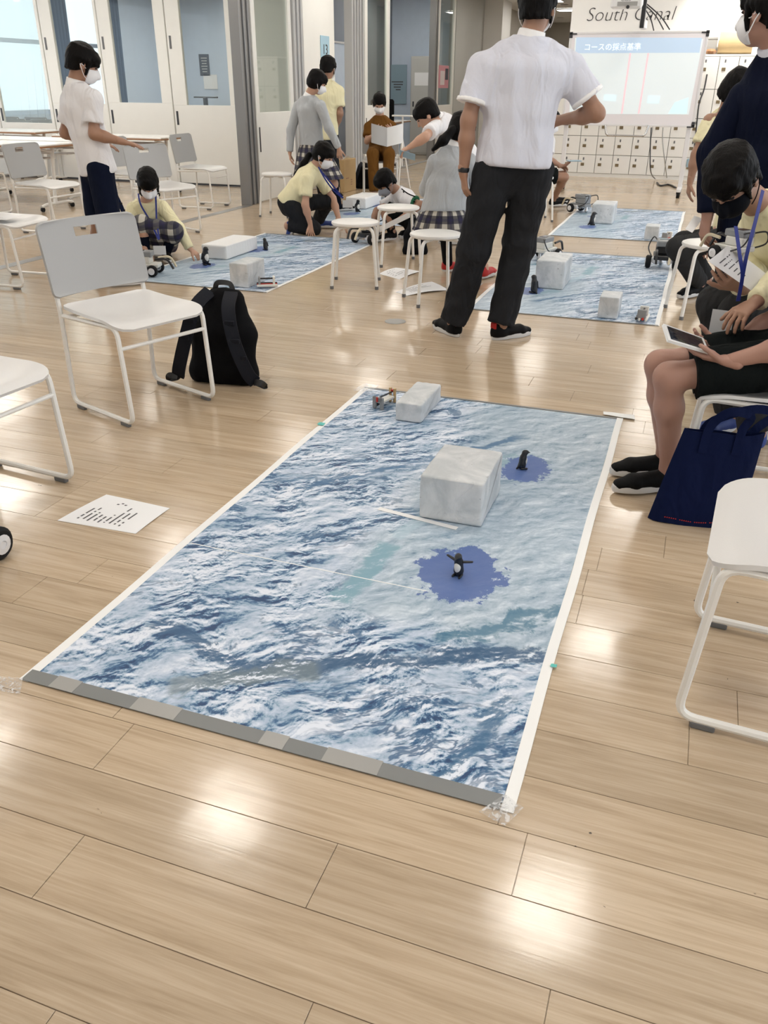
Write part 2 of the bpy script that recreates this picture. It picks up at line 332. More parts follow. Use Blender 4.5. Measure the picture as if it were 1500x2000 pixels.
def hairmat():
    m, nt, b = newmat('hair'); tc = N(nt, 'ShaderNodeTexCoord').outputs['Object']
    mp = N(nt, 'ShaderNodeMapping'); nt.links.new(tc, mp.inputs[0]); mp.inputs['Scale'].default_value = (1, 1, 0.18)
    n = noise(nt, mp.outputs[0], 170, 3).outputs[0]
    nt.links.new(mix(nt, n, (0.0016, 0.0014, 0.0014), (0.006, 0.0048, 0.0045)), b.inputs['Base Color']); b.inputs['Roughness'].default_value = 0.5; b.inputs['Specular IOR Level'].default_value = 0.10
    bp = N(nt, 'ShaderNodeBump'); bp.inputs['Strength'].default_value = 0.55; bp.inputs['Distance'].default_value = 0.006
    nt.links.new(n, bp.inputs['Height']); nt.links.new(bp.outputs[0], b.inputs['Normal'])
hairmat()
def wrapmat():
    m, nt, b = newmat('wrap_white'); tc = N(nt, 'ShaderNodeTexCoord').outputs['Object']
    n1 = noise(nt, tc, 6, 5, 0.6, 0.8).outputs[0]; n2 = noise(nt, tc, 34, 3, 0.6, 1.0).outputs[0]
    c = mix(nt, smooth(nt, n1, 0.35, 0.7), (0.50, 0.53, 0.55), (0.72, 0.73, 0.745))
    c = mix(nt, math_(nt, 'MULTIPLY', smooth(nt, n2, 0.67, 0.73), 0.7), c, (0.20, 0.20, 0.21))
    nt.links.new(c, b.inputs['Base Color']); b.inputs['Roughness'].default_value = 0.45
    bp = N(nt, 'ShaderNodeBump'); bp.inputs['Strength'].default_value = 0.5; bp.inputs['Distance'].default_value = 0.015
    nt.links.new(noise(nt, tc, 9, 5, 0.6, 1.2).outputs[0], bp.inputs['Height']); nt.links.new(bp.outputs[0], b.inputs['Normal'])
wrapmat()
plain('foam_white', (0.80, 0.80, 0.80), 0.55, bump=0.1, bscale=40)

# ------------------------------------------------------------------ mesh helpers
COL = scene.collection
class MB:
    """collects shapes and links them as one mesh object"""
    def __init__(s): s.v = []; s.f = []
    def add(s, vs_, fs):
        o = len(s.v); s.v += [tuple(map(float, q)) for q in vs_]; s.f += [tuple(i+o for i in f) for f in fs]; return s
    def box(s, c, d, rz=0.0, b=0.0, M=None):
        x, y, z = (q/2 for q in d); b = min(b, x*0.9, y*0.9, z*0.9)
        if b <= 0:
            vs_ = [(sx*x, sy*y, sz*z) for sz in (-1, 1) for sy in (-1, 1) for sx in (-1, 1)]
            fs = [(0, 2, 3, 1), (4, 5, 7, 6), (0, 1, 5, 4), (2, 6, 7, 3), (0, 4, 6, 2), (1, 3, 7, 5)]
        else:
            vs_ = []; idx = {}
            for sx in (-1, 1):
                for sy in (-1, 1):
                    for sz in (-1, 1):
                        for a in range(3):
                            q = [sx*(x-b), sy*(y-b), sz*(z-b)]; q[a] = (sx*x, sy*y, sz*z)[a]
                            idx[(sx, sy, sz, a)] = len(vs_); vs_.append(tuple(q))
            I = lambda *k: idx[k]
            fs = [(I(sg, -1, -1, 0), I(sg, 1, -1, 0), I(sg, 1, 1, 0), I(sg, -1, 1, 0))[::sg] for sg in (1, -1)]
            fs += [(I(-1, sg, -1, 1), I(-1, sg, 1, 1), I(1, sg, 1, 1), I(1, sg, -1, 1))[::sg] for sg in (1, -1)]
            fs += [(I(-1, -1, sg, 2), I(1, -1, sg, 2), I(1, 1, sg, 2), I(-1, 1, sg, 2))[::sg] for sg in (1, -1)]
            for p_ in (-1, 1):
                for q in (-1, 1):
                    fs.append((I(p_, q, -1, 0), I(p_, q, 1, 0), I(p_, q, 1, 1), I(p_, q, -1, 1))[::-p_*q])
                    fs.append((I(p_, -1, q, 0), I(p_, 1, q, 0), I(p_, 1, q, 2), I(p_, -1, q, 2))[::p_*q])
                    fs.append((I(-1, p_, q, 1), I(1, p_, q, 1), I(1, p_, q, 2), I(-1, p_, q, 2))[::-p_*q])
                    for r in (-1, 1): fs.append((I(p_, q, r, 0), I(p_, q, r, 1), I(p_, q, r, 2))[::p_*q*r])
        ca, sa = math.cos(rz), math.sin(rz)
        if M is not None: vs_ = [tuple(M @ Vector(q)) for q in vs_]
        vs_ = [(c[0]+q[0]*ca-q[1]*sa, c[1]+q[0]*sa+q[1]*ca, c[2]+q[2]) for q in vs_]
        return s.add(vs_, fs)
    def span(s, lo, hi, b=0.0):
        return s.box([(a+c)/2 for a, c in zip(lo, hi)], [abs(c-a) for a, c in zip(lo, hi)], 0, b)
    def tube(s, pts, r, n=8, caps=True, closed=False):
        pts = [np.array(q, float) for q in pts]; m = len(pts); rs = r if hasattr(r, '__len__') else [r]*m
        vs_ = []; ref = None
        for i in range(m):
            if closed: t = pts[(i+1) % m]-pts[i-1]
            else: t = pts[min(i+1, m-1)]-pts[max(i-1, 0)]
            t = t/(np.linalg.norm(t)+1e-12)
            if ref is None:
                ref = np.array([0, 0, 1.0]) if abs(t[2]) < 0.9 else np.array([1.0, 0, 0])
            ref = ref-t*(ref@t); ref /= np.linalg.norm(ref)+1e-12
            bt = np.cross(t, ref)
            for k in range(n):
                a = 2*math.pi*k/n; vs_.append(pts[i]+rs[i]*(math.cos(a)*ref+math.sin(a)*bt))
        fs = []
        for i in range(m if closed else m-1):
            j = (i+1) % m
            for k in range(n):
                l = (k+1) % n; fs.append((i*n+k, i*n+l, j*n+l, j*n+k))
        if caps and not closed:
            fs.append(tuple(range(n))[::-1]); fs.append(tuple((m-1)*n+k for k in range(n)))
        return s.add(vs_, fs)
    def lathe(s, prof, n=24, c=(0, 0, 0), axis=None):
        vs_ = []; m = len(prof)
        for r, z in prof:
            for k in range(n):
                a = 2*math.pi*k/n; vs_.append((r*math.cos(a), r*math.sin(a), z))
        fs = [(i*n+k, i*n+(k+1) % n, (i+1)*n+(k+1) % n, (i+1)*n+k) for i in range(m-1) for k in range(n)]
        fs.append(tuple(range(n))[::-1]); fs.append(tuple((m-1)*n+k for k in range(n)))
        if axis is not None:
            q = Vector((0, 0, 1)).rotation_difference(Vector(axis)).to_matrix(); vs_ = [tuple(q @ Vector(v)) for v in vs_]
        return s.add([(v[0]+c[0], v[1]+c[1], v[2]+c[2]) for v in vs_], fs)
    def prism(s, poly, dirv):
        n = len(poly); d = np.array(dirv, float); a = [np.array(q, float) for q in poly]
        return s.add(a+[q+d for q in a], [tuple(range(n))[::-1], tuple(range(n, 2*n))]+[(i, (i+1) % n, n+(i+1) % n, n+i) for i in range(n)])
    def sheet(s, nu, nv, fn, thick, mask=None):
        """thick curved panel; fn(u,v)->point, mask(i,j)->keep"""
        pt = np.array([[fn(i/nu, j/nv) for j in range(nv+1)] for i in range(nu+1)], float)
        du = np.gradient(pt, axis=0); dv = np.gradient(pt, axis=1); nn = np.cross(du, dv); nn /= np.linalg.norm(nn, axis=2, keepdims=True)+1e-12
        a = pt+nn*thick/2; c = pt-nn*thick/2; K = (nu+1)*(nv+1); I = lambda i, j: i*(nv+1)+j
        keep = [[(mask is None or mask(i, j)) for j in range(nv)] for i in range(nu)]; fs = []
        for i in range(nu):
            for j in range(nv):
                if not keep[i][j]: continue
                q = (I(i, j), I(i+1, j), I(i+1, j+1), I(i, j+1)); fs.append(q); fs.append(tuple(x+K for x in q[::-1]))
                for (di, dj, e) in ((-1, 0, (q[3], q[0])), (1, 0, (q[1], q[2])), (0, -1, (q[0], q[1])), (0, 1, (q[2], q[3]))):
                    ii, jj = i+di, j+dj
                    if not (0 <= ii < nu and 0 <= jj < nv and keep[ii][jj]): fs.append((e[1], e[0], e[0]+K, e[1]+K))
        return s.add(list(a.reshape(-1, 3))+list(c.reshape(-1, 3)), fs)
    def mesh(s, name):
        me = bpy.data.meshes.new(name); me.from_pydata(s.v, [], s.f); return me
def fillet(pts, r, n=5):
    pts = [np.array(q, float) for q in pts]; out = [pts[0]]
    for i in range(1, len(pts)-1):
        a, b, c = pts[i-1], pts[i], pts[i+1]; u = a-b; v = c-b; lu, lv = np.linalg.norm(u), np.linalg.norm(v)
        d = min(r, lu*0.48, lv*0.48); p0, p1 = b+u/lu*d, b+v/lv*d
        for k in range(n+1):
            t = k/n; out.append((1-t)**2*p0+2*t*(1-t)*b+t*t*p1)
    return out+[pts[-1]]
def smooth_path(pts, n=6):
    pts = [np.array(q, float) for q in pts]; out = []
    for i in range(len(pts)-1):
        p0, p1, p2, p3 = pts[max(i-1, 0)], pts[i], pts[i+1], pts[min(i+2, len(pts)-1)]
        for k in range(n):
            t = k/n; out.append(0.5*((2*p1)+(-p0+p2)*t+(2*p0-5*p1+4*p2-p3)*t*t+(-p0+3*p1-3*p2+p3)*t**3))
    return out+[pts[-1]]
def link(name, me, mat, parent=None, sm=False, ang=None):
    o = bpy.data.objects.new(name, me); COL.objects.link(o)
    if mat: me.materials.append(MATS[mat])
    if parent is not None: o.parent = parent
    if sm:
        me.polygons.foreach_set('use_smooth', [True]*len(me.polygons))
        if ang: me.set_sharp_from_angle(angle=math.radians(ang))
    return o
def obj(name, mb, mat, parent=None, sm=False, ang=40): return link(name, mb.mesh(name), mat, parent, sm, ang if sm else None)
def tag(o, label, cat, group=None):
    o['label'] = label; o['category'] = cat
    if group: o['group'] = group
    return o
def thing(name, label, cat, loc=(0, 0, 0), rz=0.0, group=None):
    o = bpy.data.objects.new(name, None); COL.objects.link(o); o.empty_display_size = 0.1
    o.location = tuple(map(float, loc)); o.rotation_euler = (0, 0, rz); return tag(o, label, cat, group)
def struct(name, mb, mat, parent=None, label=None, sm=False):
    o = obj(name, mb, mat, parent, sm)
    if parent is None: o['kind'] = 'structure'
    if label: o['label'] = label
    return o
def dup(root, loc, rz, label=None, group=None):
    r = root.copy(); COL.objects.link(r); r.location = tuple(map(float, loc)); r.rotation_euler = (0, 0, rz)
    if label: r['label'] = label
    if group: r['group'] = group
    for ch in list(root.children):
        c = ch.copy(); COL.objects.link(c); c.parent = r
        for g in list(ch.children):
            d = g.copy(); COL.objects.link(d); d.parent = c
    return r
def text(name, body, size, mat, M, parent=None, shear=0.0, off=0.0, ext=0.002, align='LEFT', sx=1.0):
    cu = bpy.data.curves.new(name, 'FONT'); cu.body = body; cu.size = size; cu.shear = shear; cu.offset = off; cu.extrude = ext; cu.align_x = align
    cu.resolution_u = 4; cu.materials.append(MATS[mat])
    o = bpy.data.objects.new(name, cu); COL.objects.link(o)
    if parent is not None: o.parent = parent
    dg = bpy.context.evaluated_depsgraph_get(); me = bpy.data.meshes.new_from_object(o.evaluated_get(dg)); bpy.data.objects.remove(o)
    o = bpy.data.objects.new(name, me); COL.objects.link(o)
    if parent is not None: o.parent = parent
    o.matrix_local = M @ Matrix.Diagonal((sx, 1, 1, 1)); return o
def frame(o, x, y):
    """matrix with local x,y axes along given directions at origin o"""
    x = Vector(x).normalized(); y = Vector(y).normalized(); z = x.cross(y)
    return Matrix(((x[0], y[0], z[0], o[0]), (x[1], y[1], z[1], o[1]), (x[2], y[2], z[2], o[2]), (0, 0, 0, 1)))

# ------------------------------------------------------------------ implicit surfaces (people, bags)
def _n(v): v = np.asarray(v, float); return v/(np.linalg.norm(v)+1e-12)
class SDF:
    def __init__(s, h=0.012, k=0.025): s.h = h; s.k = k; s.ops = []
    def _add(s, fn, lo, hi, op='u', k=None): s.ops.append((fn, np.asarray(lo, float), np.asarray(hi, float), op, s.k if k is None else k)); return s
    def cap(s, a, b, ra, rb=None, op='u', k=None):
        a = np.asarray(a, float); b = np.asarray(b, float); rb = ra if rb is None else rb; ab = b-a; L = ab@ab+1e-12; R = max(ra, rb)
        def fn(X, Y, Z):
            x, y, z = X-a[0], Y-a[1], Z-a[2]; t = np.clip((x*ab[0]+y*ab[1]+z*ab[2])/L, 0, 1)
            return np.sqrt((x-t*ab[0])**2+(y-t*ab[1])**2+(z-t*ab[2])**2)-(ra+(rb-ra)*t)
        return s._add(fn, np.minimum(a, b)-R, np.maximum(a, b)+R, op, k)
    def frus(s, a, b, ra, rb, op='u', k=None, round0=True):
        a = np.asarray(a, float); b = np.asarray(b, float); ab = b-a; L = math.sqrt(ab@ab)+1e-9; R = max(ra, rb)
        def fn(X, Y, Z):
            x, y, z = X-a[0], Y-a[1], Z-a[2]; t = (x*ab[0]+y*ab[1]+z*ab[2])/L**2; tc = np.clip(t, 0, 1) if round0 else t
            tc = np.minimum(tc, 1) if round0 else tc
            q = np.where(t > 1, t, tc)
            d = np.sqrt((x-q*ab[0])**2+(y-q*ab[1])**2+(z-q*ab[2])**2)-(ra+(rb-ra)*np.clip(t, 0, 1))
            d = np.maximum(d, (t-1)*L)
            return d if round0 else np.maximum(d, -t*L)
        return s._add(fn, np.minimum(a, b)-R, np.maximum(a, b)+R, op, k)
    def ell(s, c, axes, r, op='u', k=None):
        c = np.asarray(c, float); A = np.array([_n(q) for q in axes]); r = np.asarray(r, float); R = np.sqrt(((A*r[:, None])**2).sum(0))
        def fn(X, Y, Z):
            x, y, z = X-c[0], Y-c[1], Z-c[2]; k0 = 0; k1 = 0
            for i in range(3):
                q = x*A[i, 0]+y*A[i, 1]+z*A[i, 2]; k0 = k0+(q/r[i])**2; k1 = k1+(q/r[i]**2)**2
            k0 = np.sqrt(k0); return k0*(k0-1)/(np.sqrt(k1)+1e-9)
        return s._add(fn, c-R, c+R, op, k)
    def flat(s, a, b, side, wa, wb, da, db, op='u', k=None):
        a = np.asarray(a, float); b = np.asarray(b, float); ab = b-a; L = math.sqrt(ab@ab)+1e-9; ax = ab/L
        sd = np.asarray(side, float); sd = _n(sd-ax*(sd@ax)); nn = np.cross(ax, sd); R = max(wa, wb, da, db)
        def fn(X, Y, Z):
            x, y, z = X-a[0], Y-a[1], Z-a[2]; t = x*ax[0]+y*ax[1]+z*ax[2]; q = np.clip(t/L, 0, 1)
            u = x*sd[0]+y*sd[1]+z*sd[2]; v = x*nn[0]+y*nn[1]+z*nn[2]; e = t-q*L; W = wa+(wb-wa)*q; D = da+(db-da)*q; E = np.minimum(W, D)*0.8
            g = np.sqrt((u/W)**2+(v/D)**2+(e/E)**2); gr = np.sqrt((u/W**2)**2+(v/D**2)**2+(e/E**2)**2)
            return g*(g-1)/(gr+1e-9)
        return s._add(fn, np.minimum(a, b)-R, np.maximum(a, b)+R, op, k)
    def plane(s, o, n):
        o = np.asarray(o, float); n = _n(n)
        return s._add(lambda X, Y, Z: (X-o[0])*n[0]+(Y-o[1])*n[1]+(Z-o[2])*n[2], o, o, 'clip')
    def wrinkle(s, amp, fr, seed=0, stretch=(1, 1, 0.45)):
        rs = np.random.RandomState(seed); ks = [(rs.normal(size=3)*fr*np.array(stretch)*(1+0.8*i), rs.rand()*6.28) for i in range(5)]
        def fn(X, Y, Z):
            w0 = 0.6*np.sin(X*7+Y*5+Z*4+seed); d = 0
            for i, (q, ph) in enumerate(ks): d = d+np.sin(X*q[0]+Y*q[1]+Z*q[2]+ph+w0*(i+1))/(1+0.5*i)
            return amp*d*0.5
        s.ops.append((fn, None, None, 'disp', 0)); return s
    def polygonise(s):
        h = s.h; us = [o for o in s.ops if o[3] == 'u']; lo = np.min([o[1] for o in us], 0)-4*h-0.01; hi = np.max([o[2] for o in us], 0)+4*h+0.01
        n = np.ceil((hi-lo)/h).astype(int)+1; ax = [(lo[i]+h*np.arange(n[i])).astype(np.float32) for i in range(3)]
        V = np.full(n, 0.25, np.float32)
        for fn, l, u, op, k in s.ops:
            if op in ('clip', 'disp'): sl = tuple(slice(0, q) for q in n)
            else:
                m = k+3*h+0.004; i0 = np.clip(np.floor((l-m-lo)/h).astype(int), 0, n); i1 = np.clip(np.ceil((u+m-lo)/h).astype(int)+1, 0, n)
                sl = tuple(slice(p_, q) for p_, q in zip(i0, i1))
            X = ax[0][sl[0]][:, None, None]; Y = ax[1][sl[1]][None, :, None]; Z = ax[2][sl[2]][None, None, :]
            if X.size == 0 or Y.size == 0 or Z.size == 0: continue
            d = fn(X, Y, Z); W = V[sl]
            if op == 'u':
                if k > 0:
                    g = np.clip(0.5+0.5*(W-d)/k, 0, 1); V[sl] = W*(1-g)+d*g-k*g*(1-g)
                else: V[sl] = np.minimum(W, d)
            elif op == 's': V[sl] = np.maximum(W, -d)
            elif op == 'clip': V[sl] = np.maximum(W, d)
            else: V[sl] = W+d
        V[0], V[-1] = 0.2, 0.2; V[:, 0], V[:, -1] = 0.2, 0.2; V[:, :, 0], V[:, :, -1] = 0.2, 0.2
        S = V < 0; nx, ny, nz = V.shape
        c = [S[i:nx-1+i, j:ny-1+j, l:nz-1+l] for i in (0, 1) for j in (0, 1) for l in (0, 1)]
        tot = np.sum([q.astype(np.int8) for q in c], 0); act = (tot > 0) & (tot < 8); ci = np.argwhere(act)
        if len(ci) == 0: return np.zeros((0, 3)), np.zeros((0, 4), int)
        idx = np.full(act.shape, -1, np.int64); idx[act] = np.arange(len(ci)); pos = np.zeros((len(ci), 3)); cnt = np.zeros(len(ci))
        cor = [(i, j, l) for i in (0, 1) for j in (0, 1) for l in (0, 1)]
        for p_ in cor:
            for a in range(3):
                if p_[a]: continue
                q = list(p_); q[a] = 1
                v0 = V[ci[:, 0]+p_[0], ci[:, 1]+p_[1], ci[:, 2]+p_[2]]; v1 = V[ci[:, 0]+q[0], ci[:, 1]+q[1], ci[:, 2]+q[2]]
                m = (v0 < 0) != (v1 < 0); t = np.zeros(len(ci)); t[m] = v0[m]/(v0[m]-v1[m]); pt = np.tile(np.array(p_, float), (len(ci), 1)); pt[:, a] += t
                pos[m] += pt[m]; cnt[m] += 1
        pos = (ci+pos/cnt[:, None])*h+lo; F = []
        for a in range(3):
            b, e = (a+1) % 3, (a+2) % 3
            s0 = [slice(None)]*3; s1 = [slice(None)]*3; s0[a] = slice(0, -1); s1[a] = slice(1, None)
            A, B = S[tuple(s0)], S[tuple(s1)]; E = np.argwhere(A != B)
            E = E[(E[:, b] > 0) & (E[:, e] > 0) & (E[:, b] < V.shape[b]-1) & (E[:, e] < V.shape[e]-1)]
            if len(E) == 0: continue
            flip = ~A[E[:, 0], E[:, 1], E[:, 2]]; q = []
            for ob, oe in ((0, 0), (-1, 0), (-1, -1), (0, -1)):
                T = E.copy(); T[:, b] += ob; T[:, e] += oe; q.append(idx[T[:, 0], T[:, 1], T[:, 2]])
            q = np.stack(q, 1); q[flip] = q[flip][:, ::-1]; F.append(q)
        return pos, np.concatenate(F)
def meshed(name, parts, base, mat, parent):
    """parts: list of SDF; joined into one smooth mesh relative to base"""
    vs_, fs, o = [], [], 0
    for q in parts:
        a, f = q.polygonise() if isinstance(q, SDF) else q
        vs_.append(a); fs.append(f+o); o += len(a)
    v = np.concatenate(vs_)-np.asarray(base); f = np.concatenate(fs)
    me = bpy.data.meshes.new(name); me.vertices.add(len(v)); me.vertices.foreach_set('co', v.astype(np.float32).ravel())
    me.loops.add(len(f)*4); me.loops.foreach_set('vertex_index', f.astype(np.int32).ravel())
    me.polygons.add(len(f)); me.polygons.foreach_set('loop_start', np.arange(0, len(f)*4, 4, dtype=np.int32))
    me.update(calc_edges=True); me.validate()
    return link(name, me, mat, parent, True)

# ------------------------------------------------------------------ the hall
FLOOR_LO, FLOOR_HI = (-14.0, -1.2), (4.0, 31.0)
fl = MB().span((*FLOOR_LO, -0.06), (*FLOOR_HI, -0.0045))
floor = struct('floor', fl, 'floor_wood', label='light maple plank floor with a soft gloss')
random.seed(4)
known = {-1: -0.378, 0: -0.02, 1: -0.462, 2: -0.117, 8: -0.13}
offs = {k: known.get(k, random.random()*PLANK_L) for k in range(-14, 110)}
def plank_mb(x0, x1, y0, y1, mb=None):
    mb = mb or MB(); return mb.box(((x0+x1)/2, (y0+y1)/2, -0.002), (x1-x0-0.0014, y1-y0-0.0014, 0.004), 0, 0.0006)
proto = plank_mb(-PLANK_L/2, PLANK_L/2, -PLANK_W/2, PLANK_W/2).mesh('plank'); proto.materials.append(MATS['floor_wood'])
far = MB()
cnt_pl = 0
for k in range(-8, 96):
    y0 = ROW0+k*PLANK_W; yc = y0+PLANK_W/2
    if yc > 15.0: continue
    n0 = int(math.floor((-11.0-offs[k])/PLANK_L)); n1 = int(math.ceil((3.0-offs[k])/PLANK_L))
    for n in range(n0, n1):
        xc = offs[k]+(n+0.5)*PLANK_L
        d = np.array([xc, yc, 0])-CAM; zc = d@_fw
        if zc < 0.3: vis = False
        else:
            px, py = 750+F_PX*(d@_R)/zc, 1000-F_PX*(d@_U)/zc; mx = F_PX*0.5/zc
            vis = -mx < px < 1500+mx and py < 2000+mx
        if vis and yc < 5.75:
            o = bpy.data.objects.new('plank', proto); COL.objects.link(o); o.parent = floor; o.location = (xc, yc, 0); cnt_pl += 1
        elif (vis or yc < 5.75) and xc > -5.3+ (0 if yc < 14 else 0) or (vis and yc < 11.3):
            if xc < -5.3 and yc > 11.3: continue
            plank_mb(xc-PLANK_L/2, xc+PLANK_L/2, y0, y0+PLANK_W, far)
fo = obj('plank_field', far, 'floor_wood', floor); fo['kind'] = 'stuff'

def wall(name, lo, hi, mat, label=None): return struct(name, MB().span(lo, hi), mat, label=label)
CEIL = 3.05
ceil_o = struct('ceiling', MB().span((-14, -1.2, CEIL), (4.0, 31, CEIL+0.1)), 'ceiling')
# wall behind the lockers, with the big lettering
wall('wall_added_rear', (-14, -1.3, 0), (4.0, -1.2, CEIL), 'wall_white')  # unseen wall added behind the camera to block sky fill from there
wall('wall_back', (-2.36, 15.42, 0), (4.0, 15.62, CEIL), 'wall_white')
wall('wall_corridor', (-2.36, 15.62, 0), (-2.2, 29.0, CEIL), 'wall_grey')
wall('wall_corridor_end', (-5.4, 29.0, 0), (-2.2, 29.2, CEIL), 'beige_wall')
for i, y in enumerate((18.0, 20.6, 23.4, 26.2)):
    wall('trim_%d' % (i+1), (-2.62, y, 0), (-2.36, y+0.7, CEIL), 'wall_white')
# room side: a line of folding panels on x = -5.2
XW = -5.2
wall('wall_left', (XW-0.14, 11.32, 0), (XW+0.02, 12.36, CEIL), 'panel_white')
wall('wall_left_far', (XW-0.14, 18.85, 0), (XW+0.0, 21.2, CEIL), 'wall_grey')
wall('wall_left_end', (XW-0.14, 22.1, 0), (XW+0.05, 29.0, CEIL), 'beige_wall')
wall('trim_5', (XW-0.14, 21.2, 0), (XW+0.42, 22.1, CEIL), 'wall_white')
n_t = [5]
def jamb(y0, y1, x0=XW-0.10, x1=XW+0.03, mat='jamb'):
    n_t[0] += 1; m = MB(); k = max(2, int(round((y1-y0)/0.055))); st = (y1-y0)/k
    for i in range(k): m.span((x0, y0+i*st+0.004, 0), (x1-(0.02 if i % 2 else 0), y0+(i+1)*st-0.004, CEIL-0.002), 0.004)
    return struct('trim_%d' % n_t[0], m, mat)
jamb(9.58, 9.90); jamb(11.02, 11.30, mat='jamb_light'); jamb(13.02, 13.58, mat='jamb_light'); jamb(17.32, 17.56)
# floor track of the folding panels
n_t[0] += 1
trk = MB().span((XW-0.055, 3.5, -0.004), (XW+0.055, 9.6, 0.0015))
struct('trim_%d' % n_t[0], trk, 'jamb', label='grey metal floor track of the folding panels')
n_t[0] += 1
struct('trim_%d' % n_t[0], MB().span((XW-0.05, 14.8, -0.004), (XW+0.05, 17.3, 0.0015)), 'outlet_grey')
n_d = [0]
def panel_y(y0, y1, zb, st=0.10, x=XW, pane='glass_dim', tint='panel_white'):
    """panel standing in the plane x = const"""
    n_d[0] += 1; m = MB(); t = 0.05; zt = CEIL-0.01
    m.span((x-t, y0, 0.01), (x, y1, zb), 0.004); m.span((x-t, y0, zb), (x, y0+st, zt)); m.span((x-t, y1-st, zb), (x, y1, zt))
    m.span((x-t, y0+st, zt-0.12), (x, y1-st, zt))
    d = struct('door_%d' % n_d[0], m, tint)
    obj('pane', MB().span((x-t*0.6, y0+st-0.005, zb-0.005), (x-t*0.4, y1-st+0.005, zt-0.11)), pane, d)
    obj('handle', MB().span((x, y0+0.04, 0.58), (x+0.006, y0+0.065, 0.86), 0.002), 'dark_metal', d)
    return d
panel_y(9.93, 11.0, 1.02, 0.09); panel_y(13.62, 14.78, 1.04, 0.12); panel_y(17.6, 18.8, 0.98, 0.10)
YB = 11.40
def panel_x(x0, x1, zb, sl=0.16, sr=0.10, y=YB, handles=True):
    n_d[0] += 1; m = MB(); t = 0.05; zt = CEIL-0.01
    m.span((x0, y, 0.02), (x1, y+t, zb), 0.004); m.span((x0, y, zb), (x0+sl, y+t, zt)); m.span((x1-sr, y, zb), (x1, y+t, zt))
    m.span((x0+sl, y, zt-0.12), (x1-sr, y+t, zt))
    d = struct('door_%d' % n_d[0], m, 'panel_white')
    obj('pane', MB().span((x0+sl-0.005, y+t*0.4, zb-0.005), (x1-sr+0.005, y+t*0.6, zt-0.11)), 'glass', d)
    for z0, z1 in ((0.80, 0.98), (1.76, 1.92)):
        obj('handle', MB().span((x0+0.03, y-0.006, z0), (x0+0.062, y, z1), 0.002), 'dark_metal' if z0 < 1 else 'glide_grey', d)
    return d
panel_x(-11.40, -10.46, 0.78); panel_x(-10.44, -9.42, 0.78, 0.06, 0.05); panel_x(-9.40, -8.42, 1.06, 0.20, 0.04)
panel_x(-8.40, -7.31, 1.08, 0.20, 0.17); panel_x(-7.29, -6.18, 1.06, 0.22, 0.19)
wall('wall_partition', (-6.16, YB, 0), (XW-0.10, YB+0.06, CEIL), 'panel_white')
struct('baseboard_partition', MB().span((-11.4, YB-0.004, 0), (-6.18, YB+0.05, 0.02)), 'dark_metal')
# rooms behind the panels
wall('wall_rooms', (-12.3, 19.0, 0), (XW-0.14, 19.15, CEIL), 'wall_blue')
sidew = MB()
sidew.span((-12.3, 11.4, 0), (-12.15, 19.0, 0.80)); sidew.span((-12.3, 11.4, 2.95), (-12.15, 19.0, CEIL)); sidew.span((-12.3, 16.6, 0.80), (-12.15, 19.0, 2.95)); sidew.span((-12.3, 11.4, 0.8), (-12.15, 11.6, 2.95))
struct('wall_outer', sidew, 'wall_blue')
wf = MB()
for y in (11.6, 13.25, 14.9, 16.55): wf.span((-12.28, y, 0.80), (-12.2, y+0.06, 2.95))
for z in (0.80, 1.98, 2.90): wf.span((-12.28, 11.6, z), (-12.2, 16.6, z+0.07))
w1 = struct('window_1', wf, 'wall_blue', label='tall outer window with pale frame behind the panels')
for i in range(3):
    for z0, z1 in ((0.87, 1.98), (2.05, 2.90)): obj('pane', MB().span((-12.245, 11.66+1.65*i, z0), (-12.235, 13.25+1.65*i, z1)), 'glass', w1)
wall('wall_room_divider', (-9.2, 17.3, 0), (-8.75, 17.75, CEIL), 'wall_slate', label='slate grey square column inside the far room')
wall('wall_classroom', (-6.72, 12.9, 0), (-6.64, 19.0, CEIL), 'wall_slate')

# ceiling light panels
def ceiling_lamp(x, y, sx, sy, lab):
    t = thing('ceiling_light', lab, 'light', (x, y, CEIL-0.03), 0, 'flat ceiling lights of the hall')
    fr = MB()
    for s in (-1, 1):
        fr.box((s*(sx/2+0.015), 0, 0.012), (0.03, sy+0.06, 0.03)); fr.box((0, s*(sy/2+0.015), 0.012), (sx, 0.03, 0.03))
    obj('frame', fr, 'board_frame', t); obj('diffuser', MB().box((0, 0, 0.012), (sx, sy, 0.012)), 'lamp_glow', t)
LAMPS = []
for y in (0.9, 3.4, 6.2, 9.0, 11.8, 14.2):
    for x in (-4.4, -2.3, -0.2, 1.9): LAMPS.append((x, y))
for x, y in LAMPS: ceiling_lamp(x, y, 0.46, 0.46, 'square flat ceiling light with pale frame over the hall')
for x, y in ((-9.5, 6.8), (-7.2, 6.8), (-9.5, 9.3), (-7.2, 9.3)): ceiling_lamp(x, y, 0.5, 0.9, 'long flat ceiling light over the rows of tables')
for x, y in ((-10.6, 13.0), (-9.6, 15.0), (-7.8, 14.0), (-7.8, 16.6), (-10.4, 17.2), (-8.9, 18.3)): ceiling_lamp(x, y, 0.45, 0.9, 'added long fill light brightening the room behind the glazed panels')  # fill lamps added to brighten this daylit room, not real fittings
for y in (16.6, 19.0, 21.6, 24.2, 27.0): ceiling_lamp(-3.8, y, 0.5, 0.5, 'added square fill light brightening the corridor')  # invented lamps, added because the corridor came out dark
for y in (14.2, 17.2): ceiling_lamp(-5.95, y, 0.4, 0.7, 'added fill light brightening the dim classroom')  # invented lamps lifting the dark classroom interior
